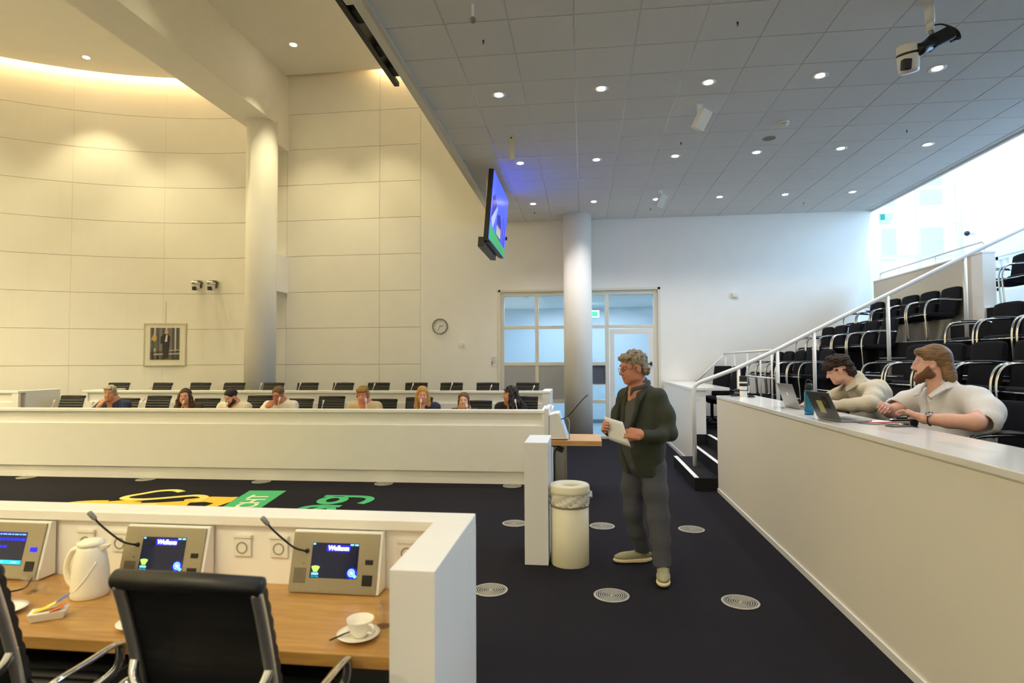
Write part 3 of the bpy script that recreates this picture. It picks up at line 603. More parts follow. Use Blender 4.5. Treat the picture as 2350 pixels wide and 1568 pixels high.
# ================================================================== CONFERENCE CHAIRS
def conference_chair():
    t = thing('conference_chair', '', 'chair', (0,0,0), world=False)   # faces +Y, origin on the floor
    prof = smooth_path([(0,-.275,.95),(0,-.245,.86),(0,-.20,.70),(0,-.165,.56),(0,-.12,.475),(0,-.04,.445),(0,.12,.455),(0,.24,.46),(0,.28,.45)], 5)
    ys = [(p.y,p.z) for p in prof]; N = len(ys)
    def sheet(i0, i1, w, th, ribs):
        m = MB(); vs = []; fs = []; s = 0; n = 0
        pts = []
        for i in range(i0, i1):
            a, b = Vector(ys[i]), Vector(ys[i+1])
            for k in range(6): pts.append(a.lerp(b, k/6))
        pts.append(Vector(ys[i1])); L = [0]
        for a, b in zip(pts, pts[1:]): L.append(L[-1]+(b-a).length)
        for j, p in enumerate(pts):
            tn = (pts[min(j+1,len(pts)-1)]-pts[max(j-1,0)]).normalized(); nn = Vector((-tn.y,tn.x))
            bump = (.006*abs(math.sin(PI*L[j]/ribs)) if ribs else 0)
            for sgn in (1,-1):
                q = p+nn*(th+(bump if sgn > 0 else bump*.12))*sgn
                for x in (-w/2,w/2): vs.append((x,q.x,q.y))
        for j in range(len(pts)-1):
            a = j*4; b = a+4; fs += [(a,a+1,b+1,b),(a+2,b+2,b+3,a+3),(a,b,b+2,a+2),(a+1,a+3,b+3,b+1)]
        fs += [(0,2,3,1),((len(pts)-1)*4,(len(pts)-1)*4+1,(len(pts)-1)*4+3,(len(pts)-1)*4+2)]
        return m.add(vs, fs)
    cut = N*5//9
    obj('backrest', sheet(0, cut, .445, .006, .046), M_BLACKL, t); obj('seat', sheet(cut, N-1, .425, .010, .046), M_BLACKL, t)
    obj('head_roll', MB().tube([(-.225,-.282,.952),(-.218,-.282,.952),(0,-.286,.955),(.218,-.282,.952),(.225,-.282,.952)], [.012,.027,.028,.027,.012], 14), M_BLACKL, t, smooth=True)
    for sx in (-1,1):
        obj('side_frame', MB().tube([(sx*.207,y-.014,z-.006) for y, z in ys], .0165, 10), M_POLI, t, smooth=True)
        obj('armrest', MB().tube(smooth_path([(sx*.22,-.15,.50),(sx*.27,-.17,.54),(sx*.295,-.18,.59),(sx*.295,-.05,.592),(sx*.295,.07,.592),(sx*.29,.10,.57),(sx*.28,.10,.50),(sx*.23,.06,.45)],4), .016, 8, flat=.6), M_CHROME, t, smooth=True)
    obj('cross_bar', MB().tube(smooth_path([(-.21,-.215,.72),(-.195,-.24,.665),(-.14,-.255,.63),(0,-.26,.62),(.14,-.255,.63),(.195,-.24,.665),(.21,-.215,.72)],5), .014, 10), M_CHROME, t, smooth=True)
    obj('column', MB().tube([(0,.05,.06),(0,.05,.43)], .028, 12), M_CHROME, t, smooth=True)
    for k in range(5):
        a = 2*PI*k/5+.3; obj('base_leg', MB().tube([(0,.05,.075),(.29*math.cos(a),.05+.29*math.sin(a),.045)], [.026,.016], 8), M_CHROME, t, smooth=True)
    return t
cc = conference_chair()
cc.location = (-1.067,1.775,.15); cc.rotation_euler = (0,0,-.03)
tag(cc, 'black leather chair with chrome frame in the foreground seen from behind', 'chair', 'chairs at the foreground desk')
dup(cc, (-1.885,1.77,.15), .02, 'black leather chair cut by the left edge of the foreground', 'chairs at the foreground desk')
R1 = [(-8.89,'empty black chair at the left end of the front council row'),(-7.95,'black chair of the grey-haired man in the blue jacket'),(-7.26,'empty black chair right of the grey-haired man in blue'),(-6.42,'black chair of the woman with long wavy brown hair'),(-5.45,'black chair of the bearded man in the white sweater'),(-4.75,'black chair of the man in glasses and white shirt'),(-4.13,'empty black chair between the man in glasses and the beige jacket'),(-3.28,'black chair of the young man in the beige jacket'),(-2.66,'black chair of the blonde woman in navy'),(-1.68,'black chair of the young woman with tied brown hair'),(-.96,'black chair of the dark curly-haired woman')]
for i, (x, lab) in enumerate(R1):
    dz = -.05 if i in (1,3,5,7) else (-.07 if i == 9 else (-.02 if i == 8 else 0)); dz = max(dz, -.07)
    c = dup(cc, (x, 9.0 if i in (0,2,6) else 9.12, .17), PI+random.uniform(-.12,.12), lab, 'chairs of the front council row'); c.scale = (1,1,1+dz/.95)
R2 = [-9.73,-8.77,-7.9,-7.13,-6.3,-5.55,-4.82,-4.05,-3.27,-2.57,-1.83,-1.08]
o12 = ['first','second','third','fourth','fifth','sixth','seventh','eighth','ninth','tenth','eleventh','last']
for i, x in enumerate(R2):
    dup(cc, (x,11.02,.32), PI+random.uniform(-.1,.1), '%s empty black chair from the left in the back council row' % o12[i], 'chairs of the back council row')
# slim white desk microphones on both council benches
def desk_mic(base, tip, label, group):
    t = thing('desk_microphone', label, 'microphone', base, group=group)
    b = Vector(base); p = Vector(tip); mid = b.lerp(p,.5)+Vector((0,.01,.03))
    obj('gooseneck', MB().tube(smooth_path([b,mid,p],5), .005, 6), M_WHITEP, t, smooth=True)
    d = (p-mid).normalized(); obj('head', MB().tube([p-d*.02,p-d*.01,p+d*.03,p+d*.04],[.006,.012,.013,.006],8), M_WHITEP, t, smooth=True)
    obj('base', MB().lathe([(0,0),(.03,0),(.028,.01),(0,.012)],base,12), M_WHITEP, t)
M1 = [(-8.44,1.09,-.12),(-7.76,1.07,-.1),(-6.88,1.12,-.14),(-6.2,1.08,-.08),(-5.47,1.06,-.06),(-4.61,1.14,-.07),(-3.91,1.10,-.06),(-3.24,1.13,.03),(-2.39,1.12,-.03),(-1.70,1.05,.02),(-.98,1.12,.06)]
who = ['at the empty left end seat','before the grey-haired man in blue','before the second empty chair','before the woman with wavy brown hair','before the bearded man in the white sweater','before the man in glasses','before the third empty chair','before the young man in the beige jacket','before the blonde woman','before the young woman with tied hair','before the dark curly-haired woman']
for (x,z,dx), w in zip(M1, who): desk_mic((x+dx,8.42,.77), (x,8.45,z), 'slim white microphone on the front bench '+w, 'microphones on the front council bench')
M2 = [(-8.43,1.23),(-7.63,1.28),(-6.9,1.3),(-6.13,1.28),(-5.34,1.29),(-4.64,1.29),(-3.88,1.28),(-3.14,1.28),(-2.4,1.29),(-1.67,1.25),(-.89,1.24)]
for i, (x,z) in enumerate(M2): desk_mic((x-.09,10.5,.93), (x,10.55,z), '%s slim white microphone from the left on the back bench' % o12[i], 'microphones on the back council bench')

# ================================================================== RIGHT HAND COUNTERS
BW = mat('counter front panel', (232,226,212), .45)
t = thing('press_counter', 'long white counter on the right where two men sit', 'counter', (2.0,3,0))
obj('front_panel', MB().box(1.73,1.76,-4.5,7.92,.0,1.205), BW, t)
obj('worktop', MB().box(1.725,2.22,-4.5,7.925,1.212,1.25), M_GLOSSW, t, bev=.004)
obj('shadow_gap', MB().box(1.737,1.76,-4.5,7.91,1.205,1.212), M_JOINT, t)
obj('plinth_strip', MB().box(1.718,1.73,-4.5,7.92,0,.05), M_SATIN, t)
obj('end_panel', MB().box(1.76,2.15,7.89,7.92,.0,1.205), M_WHITE, t)
for y in (1.2,3.3,5.3): obj('bracket', MB().box(1.76,2.1,y,y+.03,.52,1.2), M_WHITE, t)
t = thing('press_counter', 'short white counter beyond the stairs against the back wall', 'counter', (2.0,11.2,0))
obj('front_panel', MB().box(1.73,1.76,9.75,12.99,.0,1.22), M_WHITE, t)
obj('worktop', MB().box(1.725,2.33,9.74,13.0,1.222,1.27), M_GLOSSW, t, bev=.004)
obj('end_panel', MB().box(1.76,1.96,9.76,9.80,.345,1.22), M_SATIN, t)
obj('plinth_strip', MB().box(1.718,1.73,9.75,12.99,0,.06), M_SATIN, t)
obj('round_button', MB().lathe([(0,.0),(.02,.0),(.018,.006),(0,.007)],n=16).xf(Matrix.Translation((1.84,9.76,1.09)) @ Matrix.Rotation(PI/2,4,'X')), M_WHITEP, t)
# handrails
def rail(name, label, cat='handrail'): return thing(name, label, cat, (3,9,0))
t = thing('stair_handrail', 'white tubular handrail climbing the stairs in the middle', 'handrail', (1.61,8.83,.17))
RP = [(1.605,8.83,.17),(1.605,8.83,1.25),(1.62,8.83,1.33),(1.68,8.83,1.385),(2.24,8.83,1.60),(2.785,8.83,1.86),(3.29,8.83,2.125),(4.29,8.83,2.63),(5.32,8.83,3.155),(6.1,8.83,3.54),(7.2,8.83,4.1)]
obj('rail_tube', MB().tube(RP[:2]+smooth_path(RP[1:4],4)[1:]+RP[4:], .03, 14), M_SATIN, t, smooth=True)
for x, z0, z1 in ((2.24,.52,1.59),(2.785,.76,1.85),(3.29,1.005,2.11),(4.29,1.49,2.62),(5.31,1.975,3.14)): obj('post', MB().tube([(x,8.83,z0),(x,8.83,z1)], .025, 12), M_SATIN, t, smooth=True)
t = thing('guard_rail', 'thin white guard rail in front of the lowest chair row', 'handrail', (3.0,11.3,1.0))
obj('rail_tube', MB().tube([(3.0,12.95,1.86),(3.0,9.85,1.87)], .02, 10), M_SATIN, t, smooth=True)
obj('lower_bar', MB().tube([(3.0,12.95,1.42),(3.0,9.75,1.42)], .012, 8), M_SATIN, t, smooth=True)
for y in (12.85,12.1,11.2,10.4,9.8): obj('post', MB().tube([(3.0,y,1.0),(3.0,y,1.86)], .014, 8), M_SATIN, t, smooth=True)
t = thing('wall_handrail', 'white handrail sloping down the back wall behind the short counter', 'handrail', (2.7,12.95,1.5))
obj('rail_tube', MB().tube([(2.40,12.95,1.25),(3.02,12.95,1.86)], .02, 10), M_SATIN, t, smooth=True)
for x, z in ((2.5,1.345),(2.9,1.74)): obj('bracket', MB().tube([(x,12.95,z),(x,13.03,z-.03)], .01, 6), M_SATIN, t)
t = thing('parapet', 'beige parapet behind the topmost left chair row', 'parapet', (5.87,11,1.975))
obj('panel', MB().box(5.862,5.90,9.6,12.6,1.975,3.28), mat('beige panel', (206,198,180), .5), t)
obj('end_pier', MB().box(5.86,6.04,9.35,9.6,1.98,3.28), M_SATIN, t, bev=.004); obj('cap', MB().box(5.855,6.045,9.345,12.6,3.28,3.305), M_WHITE, t)
t = thing('parapet_rail', 'thin white rail on top of the beige parapet', 'handrail', (5.86,11,3.3))
obj('rail_tube', MB().tube(smooth_path([(5.93,12.45,3.305),(5.93,12.44,3.40),(5.93,12.3,3.44),(5.93,11,3.45),(5.93,9.6,3.46),(5.93,9.42,3.44),(5.93,9.40,3.305)],4), .016, 8), M_SATIN, t, smooth=True)
for y in (11.75,10.6): obj('post', MB().tube([(5.93,y,3.305),(5.93,y,3.445)], .012, 8), M_SATIN, t)
# ================================================================== AUDIENCE CHAIRS (face -X)
def audience_chair():
    t = thing('audience_chair', '', 'chair', (0,0,0), world=False)
    def pad(pr, w, name):
        m = MB(); vs = []; fs = []; n = len(pr); K = 6
        for k in range(K+1):
            u = -1+2*k/K; s = 1-.10*abs(u)**4
            cx = sum(p[0] for p in pr)/n; cz = sum(p[1] for p in pr)/n
            for x, z in pr: vs.append((cx+(x-cx)*s, u*w/2, cz+(z-cz)*s))
        for k in range(K):
            for i in range(n): fs.append((k*n+i,k*n+(i+1)%n,(k+1)*n+(i+1)%n,(k+1)*n+i))
        fs += [tuple(range(n-1,-1,-1)), tuple(range(K*n,(K+1)*n))]
        return obj(name, m.add(vs,fs), M_BLACKF, t, bev=.012, smooth=True)
    pad([(-.235,.40),(.20,.37),(.22,.45),(-.22,.475),(-.245,.45)], .47, 'seat')
    pad([(.185,.40),(.235,.40),(.275,.60),(.315,.84),(.305,.875),(.27,.88),(.255,.84),(.225,.62)], .47, 'backrest')
    for sy in (-1,1):
        y = sy*.262
        obj('arm_frame', MB().tube(smooth_path([(.265,y,.655),(.05,y,.665),(-.12,y,.66),(-.20,y,.635),(-.245,y,.565),(-.262,y,.45),(-.25,y,.25),(-.235,y,.05),(-.215,y,.015),(-.16,y,.012),(.1,y,.012),(.22,y,.012)],4), .0135, 10), M_CHROME, t, smooth=True)
        obj('arm_pad', MB().tube([(.22,y,.668),(.06,y,.678),(-.08,y,.676)], .013, 8, flat=1.2), M_BLACKP, t, smooth=True)
    obj('seat_bar', MB().tube([(-.245,-.262,.43),(-.245,.262,.43)], .01, 8), M_CHROME, t, smooth=True)
    obj('rear_bar', MB().tube([(.22,-.262,.012),(.22,.262,.012)], .012, 8), M_CHROME, t, smooth=True)
    return t
ac = audience_chair(); used = False
o6 = ['first','second','third','fourth','fifth']
FY = [12.36,11.77,11.165,10.58,10.0]
def put(x, y, z, lab, grp):
    global used
    if not used: ac.location = (x,y,z); used = True; tag(ac, lab, 'chair', grp); return ac
    return dup(ac, (x,y,z), random.uniform(-.02,.02), lab, grp)
for k, (rx, rw) in enumerate(((3.65,'lowest'),(4.60,'middle'),(5.53,'topmost'))):
    for i, y in enumerate(FY): put(rx, y, TZ[k+1], '%s black chair from the back wall in the %s row beyond the handrail' % (o6[i], rw), 'audience chairs beyond the handrail')
for i, y in enumerate((7.40,6.81,6.22,5.61,5.02,4.42)):
    put(3.65, y, TZ[1], ['black chair behind the curly-haired man, nearest the handrail','black chair between the two seated men, one row up','black chair behind the bearded man, left of his head','black chair just right of the bearded man, one row up','black chair at the right edge one row above the bearded man','black chair beyond the right edge one row above the counter'][i], 'audience chairs one row above the counter')
for i, y in enumerate((7.36,6.78,6.18)): put(4.60, y, TZ[2], ['black chair two rows up, nearest the handrail post','black chair two rows up above the bearded man','black chair two rows up at the right edge'][i], 'audience chairs two rows above the counter')
for i, y in enumerate((9.78,9.19,8.6)): put(6.45, y, TZ[4], ['black chair behind the white pier at the top','black chair on the top level just right of the white pier','black chair on the top level at the right edge'][i], 'audience chairs on the top level')
put(2.78, 5.72, TZ[0], 'black chair under the curly-haired man', 'audience chairs behind the counter'); put(2.86, 4.70, TZ[0], 'black chair under the bearded man', 'audience chairs behind the counter'); put(2.82, 4.08, TZ[0], 'empty black chair beside the bearded man', 'audience chairs behind the counter'); put(2.70, 6.75, TZ[0], 'empty black chair left of the curly-haired man behind his laptop', 'audience chairs behind the counter')
# office swivel chairs behind the short counter
def swivel(label, loc, rz):
    t = thing('office_chair', label, 'chair', loc, rz, group='office chairs behind the short counter', world=False)
    m = MB(); R = Matrix.Rotation(-.18,3,'Y')
    obj('backrest', MB().obox((.24,0,.80),(.035,.22,.29),Matrix.Rotation(.16,3,'Y')), M_BLACKF, t, bev=.03, segs=3)
    obj('seat', MB().obox((0,0,.47),(.24,.24,.045),Matrix.Identity(3)), M_BLACKF, t, bev=.03, segs=3)
    obj('back_stem', MB().tube([(.1,0,.44),(.26,0,.46),(.27,0,.6)], .025, 8), M_BLACKP, t)
    for s in (-1,1): obj('armrest', MB().tube(smooth_path([(.05,s*.25,.45),(.04,s*.29,.58),(.04,s*.29,.66),(-.12,s*.29,.68)],3), .02, 8), M_BLACKP, t, smooth=True)
    obj('column', MB().tube([(0,0,.07),(0,0,.43)], .03, 10), M_BLACKP, t)
    for k in range(5): a = 2*PI*k/5; obj('base_leg', MB().tube([(0,0,.08),(.3*math.cos(a),.3*math.sin(a),.04)], [.03,.02], 8), M_BLACKP, t)
swivel('black office chair turned sideways behind the short counter', (2.42,11.5,TZ[0]), .5); swivel('black office chair facing the handrail behind the short counter', (2.48,10.75,TZ[0]), .2)

# ================================================================== THINGS ON THE COUNTER
BZ = 1.25
LAPG = mat('laptop aluminium', (150,148,142), .35, metal=.6); LAPD = mat('laptop dark grey', (92,92,92), .38, metal=.5); KEYS = mat('laptop keys', (40,42,48), .5)
def laptop(label, loc, rz, w, d, ang, shell, stickers):
    t = thing('laptop', label, 'laptop', loc, rz, world=False)   # hinge on local y axis, keyboard towards +x, lid leans towards -x
    obj('base', MB().box(0,d,-w/2,w/2,.002,.016), LAPG, t, bev=.004)
    obj('keyboard', MB().box(.03,d*.55,-w/2+.02,w/2-.02,.0158,.0175), KEYS, t); obj('touchpad', MB().box(d*.62,d*.92,-.05,.05,.0158,.0168), LAPG, t)
    R = Matrix.Translation((0,0,.014)) @ Matrix.Rotation(ang,4,'Y')
    li = obj('lid', MB().box(-.004,.003,-w/2,w/2,0,d*.98).xf(R), shell, t, bev=.003)
    obj('display', MB().box(.0032,.0038,-w/2+.008,w/2-.008,.02,d*.98-.01).xf(R), mat('laptop display', (30,40,60), .15, emit=(80,100,140), estr=.6), li)
    for (y0,y1,z0,z1,mm) in stickers: obj('sticker', MB().box(-.0048,-.0042,y0,y1,z0,z1).xf(R), mm, li)
laptop('silver laptop open in front of the curly-haired man', (1.968,5.84,BZ), .05, .36, .235, -.32, LAPG, [(-.015,.015,.115,.145,M_WHITEP)])
laptop('dark grey laptop with stickers open in front of the bearded man', (1.83,4.66,BZ), .12, .33, .225, -.42, LAPD, [(-.02,.06,.05,.15,mat('pale yellow sticker',(196,190,130),.5)),(-.11,-.03,.09,.19,mat('black sticker',(30,34,26),.5)),(-.075,-.045,.12,.16,mat('olive sticker',(120,130,50),.5))])
t = thing('water_bottle', 'translucent blue water bottle with a black cap on the counter', 'bottle', (1.865,5.141,BZ), world=False)
obj('body', MB().lathe([(0,0),(.034,0),(.037,.006),(.037,.18),(.034,.195),(.026,.21),(.024,.215)], n=28), mat('blue tritan', (70,160,200), .12, trans=.75, ior=1.3), t, smooth=True)
obj('water', MB().lathe([(0,.004),(.033,.004),(.033,.06),(0,.06)], n=24), mat('bottle water', (120,180,210), .05, trans=.8, ior=1.33), t, smooth=True)
cp_ = obj('cap', MB().lathe([(.028,.205),(.03,.21),(.03,.245),(.022,.26),(0,.262)], n=24), M_BLACKP, t, smooth=True)
obj('carry_loop', MB().tube(smooth_path([(-.026,0,.245),(-.02,0,.28),(.0,0,.29),(.022,0,.275),(.027,0,.245)],4), .005, 8), M_BLACKP, cp_, smooth=True)
t = thing('camera_lens', 'white telephoto camera lens standing on the counter end', 'lens', (1.998,7.66,BZ), world=False)
obj('barrel', MB().lathe([(0,0),(.042,0),(.044,.004),(.044,.10),(.046,.105),(.046,.16),(.044,.165),(.044,.20)], n=28), M_WHITEP, t, smooth=True)
for z0, z1 in ((.075,.085),(.13,.17),(.19,.215)): obj('rubber_ring', MB().lathe([(.0445,z0),(.0475,z0+.003),(.0475,z1-.003),(.0445,z1)], n=28), M_BLACKP, t, smooth=True)
obj('front_cap', MB().lathe([(.044,.2),(.047,.205),(.047,.255),(.043,.262),(0,.262)], n=28), M_BLACKP, t, smooth=True)
obj('tripod_foot', MB().box(.044,.07,-.012,.012,.05,.065).box(.062,.072,-.012,.012,.05,.14), M_WHITEP, t, bev=.003)
t = thing('camera_adapter', 'short black lens standing beside the white lens', 'lens', (1.955,7.78,BZ), world=False)
obj('barrel', MB().lathe([(0,0),(.035,0),(.037,.006),(.037,.03),(.033,.034),(.033,.055),(.036,.06),(.036,.09),(0,.09)], n=24), M_BLACKP, t, smooth=True); obj('focus_ring', MB().lathe([(.0335,.034),(.036,.036),(.036,.053),(.0335,.055)], n=24), M_GREYP, t)
tag(obj_at('lens_cap', MB().lathe([(0,0),(.038,0),(.04,.004),(.04,.012),(.036,.015),(0,.015)], n=24), M_BLACKP, (1.90,7.74,BZ), True), 'flat black lens cap left of the short lens', 'lens cap')
tag(obj_at('card_wallet', MB().box(-.04,.04,-.03,.03,0,.014).box(-.03,.03,-.02,.02,.014,.02), M_BLACKP, (2.06,7.55,BZ), bev=.004), 'small black pouch right of the white lens', 'pouch')
t = thing('smartphone', 'phone lying flat beside the bearded man', 'phone', (2.12,4.26,BZ), .25, world=False)
obj('body', MB().box(-.075,.075,-.037,.037,0,.008), LAPD, t, bev=.003); obj('display', MB().box(-.071,.071,-.033,.033,.0078,.0086), mat('phone glass', (14,15,18), .05), t)
t = thing('pen', 'white and red pen lying beside the dark grey laptop', 'pen', (2.16,4.74,BZ), world=False)
obj('barrel', MB().tube([(2.10,4.80,BZ+.006),(2.155,4.735,BZ+.006)], .005, 8), M_WHITEP, t, smooth=True); obj('grip', MB().tube([(2.155,4.735,BZ+.006),(2.18,4.70,BZ+.006),(2.19,4.688,BZ+.006)], [.0058,.0055,.001], 8), mat('red plastic', (200,36,30), .35), t, smooth=True)
t = thing('notebook', 'flat red notebook under the hands of the bearded man', 'notebook', (2.12,4.56,BZ), .2, world=False)
obj('cover', MB().box(-.085,.085,-.06,.06,0,.006), mat('red cover', (186,64,44), .5), t, bev=.002); obj('pages', MB().box(-.082,.082,-.057,.057,.006,.0075), M_PAPER, t)
tag(obj_at('keyring', MB().tube([(.022*math.cos(a),.022*math.sin(a),.006) for a in [2*PI*k/16 for k in range(16)]], .005, 8, closed=True).box(.02,.06,-.007,.007,0,.012), M_CHROME, (2.17,4.36,BZ)), 'shiny metal keyring on the counter', 'keyring')
t = thing('charging_cable', 'thin black cable running from the dark grey laptop to the phone', 'cable', (2.0,4.45,BZ))
obj('cord', MB().tube(smooth_path([(1.94,4.50,BZ+.008),(1.95,4.44,BZ+.004),(2.02,4.37,BZ+.004),(2.10,4.40,BZ+.004),(2.17,4.30,BZ+.004),(2.20,4.18,BZ+.004)],6), .0028, 6), M_BLACKP, t, smooth=True)
for x, y, l in ((1.93,4.02,'thin printed strip on the counter in front of the bearded man'),(1.95,3.3,'thin printed strip on the counter at the right edge')):
    tag(obj_at('table_label', MB().box(-.05,.05,-.2,.2,0,.0008), mat('translucent label', (224,222,214), .1), (x,y,BZ)), l, 'label')

# ================================================================== SCREEN AND CEILING EQUIPMENT
t = thing('television', 'large wall screen with a blue picture hung from the ceiling', 'television', (-1.45,9.92,4.2), world=False)
t.rotation_euler = (0,-0.0,0)
TM = Matrix.Translation((0,0,0)) @ Matrix.Rotation(.085,4,'Y')      # local x = screen normal
def tv(mb): return mb.xf(TM)
obj('bezel', tv(MB().box(-.05,.03,-.90,.90,-.56,.56)), M_BLACKP, t, bev=.006)
M_TV = mat('screen picture blue', (60,80,230), .3, emit=(52,70,255), estr=1.7)
sc = obj('display', tv(MB().box(.03,.033,-.885,.885,-.545,.545)), M_TV, t)
def tvp(nm, poly, mm, d=.0): return obj(nm, tv(MB().prism(poly,.0335+d,.0345+d,'x')), mm, sc)
tvp('banner', [(-.885,-.545),(.885,-.545),(.885,-.40),(-.885,-.32)], mat('screen banner green', (30,150,90), .3, emit=(26,150,84), estr=.8))
dk = mat('screen picture navy', (40,40,130), .3, emit=(34,36,140), estr=.9); lt = mat('screen picture pale', (140,150,255), .3, emit=(120,130,255), estr=1.2)
tvp('picture_shape', [(-.8,-.25),(-.8,.15),(-.55,.25),(-.35,.1),(-.45,-.28)], dk); tvp('picture_shape', [(-.8,-.2),(-.3,.12),(-.22,.08),(-.55,-.3),(-.7,-.3)], lt, .001)
tvp('picture_shape', [(-.25,-.35),(-.2,0),(.05,.05),(.25,-.05),(.35,-.38)], dk); tvp('picture_shape', [(.45,-.38),(.47,.1),(.52,.1),(.56,-.38)], dk); tvp('picture_shape', [(.66,-.38),(.68,.05),(.73,.05),(.77,-.38)], dk)
for k in range(4): tvp('picture_lettering', [(-.2+.12*k,-.33),(-.2+.12*k,-.18),(-.14+.12*k,-.16),(-.11+.12*k,-.33)], mat('screen lettering', (200,200,150), .3, emit=(190,190,130), estr=.8), .002)
obj('rear_box', tv(MB().box(-.16,-.06,-.75,.55,-.66,-.50)), mat('dark grey housing', (70,68,62), .5), t, bev=.006)
obj('vent_strip', tv(MB().box(-.05,.02,-.7,.7,-.575,-.56)), M_BLACKP, t)
obj('ceiling_pole', MB().tube([(-.14,-.12,.66),(-.14,-.12,-.1)], .035, 14), M_WHITEP, t, smooth=True)
obj('bracket', MB().box(-.16,-.05,-.25,.05,-.15,.15), M_BLACKP, t); obj('corner_camera', tv(MB().box(-.02,.06,.9,.97,-.2,-.14)), M_BLACKP, t, bev=.01)
# black lighting truss hanging beside the ceiling edge
t = thing('lighting_truss', 'black truss hanging along the edge of the low ceiling', 'truss', (-2.25,4.5,5.2))
obj('track', MB().box(-2.26,-2.20,1.0,6.8,5.07,5.12).box(-2.25,-2.21,1.0,6.6,5.12,5.34), M_BLACKP, t)
for y in (4.6,5.3,5.95,6.4): obj('fixture', MB().box(-2.2,-2.12,y,y+.22,5.10,5.22).box(-2.19,-2.15,y+.05,y+.1,5.22,5.36), mat('matt black housing', (26,26,25), .6), t, bev=.004)
obj('suspension', MB().box(-2.24,-2.22,6.0,6.02,5.34,8.49).box(-2.24,-2.22,3.0,3.02,5.34,8.49), M_BLACKP, t)
t = thing('projector_box', 'white box fixed beside the black truss', 'box', (-2.06,4.6,5.0))
obj('housing', MB().box(-2.14,-1.99,3.4,5.05,4.99,5.22), M_WHITEP, t, bev=.01); obj('cover', MB().box(-2.10,-1.99,3.5,4.72,4.95,4.99), M_WHITEP, t)
# moving light / camera on a ceiling pole, top right
t = thing('ceiling_camera', 'white and black pan camera on a pole under the ceiling', 'camera', (3.08,5.49,ZC), world=False)
obj('pole', MB().tube([(0,0,0),(0,0,-.16)], .038, 16).tube([(0,0,-.16),(0,0,-.24)], .03, 16), M_WHITEP, t, smooth=True)
obj('neck', MB().tube([(0,0,-.235),(.01,-.01,-.28)], .02, 8), M_ALU, t)
R = Matrix.Rotation(.55,3,'Y')
obj('rear_housing', MB().obox((.06,-.02,-.33),(.10,.055,.06),Matrix.Rotation(-.45,3,'Y')), M_BLACKP, t, bev=.015); obj('joint_arm', MB().tube([(.0,-.03,-.36),(-.10,-.05,-.42),(-.16,-.06,-.44)], [.055,.05,.06], 12), M_BLACKP, t, smooth=True)
obj('camera_body', MB().lathe([(0,.1),(.075,.095),(.085,.07),(.085,-.06),(.08,-.12),(.075,-.145),(0,-.15)], n=28).xf(Matrix.Translation((-.20,-.02,-.46)) @ Matrix.Rotation(.2,4,'X') @ Matrix.Rotation(-.15,4,'Y')), M_WHITEP, t, smooth=True)
obj('body_band', MB().lathe([(.086,.0),(.0875,.002),(.0875,.018),(.086,.02)], n=28).xf(Matrix.Translation((-.20,-.02,-.46)) @ Matrix.Rotation(.2,4,'X') @ Matrix.Rotation(-.15,4,'Y')), M_BLACKP, t)
obj('lens', MB().obox((-.245,-.075,-.565),(.035,.03,.045),Matrix.Rotation(.2,3,'X')), M_BLACKP, t, bev=.008)
for k, dx in enumerate((0,.015,.03)): obj('cable', MB().tube(smooth_path([(.03,0,-.19),(.11,0,-.19),(.19+dx,0,-.25),(.21+dx,0,-.33),(.15,-.02,-.36+.03*k)],5), .007, 6), M_BLACKP, t, smooth=True)
def sat(lab, loc, rz, s=1.0):
    t = thing('loudspeaker', lab, 'loudspeaker', loc, rz, group='small white loudspeakers under the low ceiling', world=False)
    obj('bracket', MB().box(-.035*s,.035*s,-.012*s,.012*s,-.13*s,0).box(-.05*s,.05*s,-.03*s,.03*s,-.01*s,0), M_WHITEP, t, bev=.004)
    obj('cabinet', MB().prism([(-.07*s,-.06*s),(.07*s,-.06*s),(.05*s,.07*s),(-.05*s,.07*s)],-.12*s,.12*s).xf(Matrix.Translation((0,-.03*s,-.20*s)) @ Matrix.Rotation(.45,4,'X') @ Matrix.Rotation(.3,4,'Y')), M_WHITEP, t, bev=.01)
    obj('screw', MB().lathe([(0,0),(.008,0),(.008,.004),(0,.004)],n=8).xf(Matrix.Translation((0,-.0125*s,-.10*s)) @ Matrix.Rotation(PI/2,4,'X')), M_GREYP, t)
sat('white loudspeaker hung near the middle of the tiled ceiling', (1.45,7.31,ZC), .4); sat('white loudspeaker hung near the back wall', (1.44,10.94,ZC), .3)
t = thing('smoke_detector', 'white smoke detector on the tiled ceiling', 'smoke detector', (2.67,8.0,ZC), world=False)
obj('base', MB().lathe([(0,0),(.06,0),(.058,-.02),(.05,-.022)], n=24), M_WHITEP, t, smooth=True); obj('head', MB().lathe([(.05,-.02),(.046,-.045),(.03,-.055),(0,-.056)], n=24), M_WHITEP, t, smooth=True); obj('slot', MB().lathe([(.0495,-.028),(.0502,-.03),(.0495,-.034)], n=24), M_GREYP, t)
t = thing('ceiling_loudspeaker', 'flat round loudspeaker grille in the tiled ceiling', 'loudspeaker', (2.65,8.57,ZC), world=False)
obj('rim', MB().lathe([(.085,.004),(.10,-.004),(.105,.004)], n=28), M_WHITEP, t, smooth=True); obj('grille', MB().lathe([(0,-.003),(.088,-.003)], n=28), mat('beige grille', (150,146,128), .8), t)
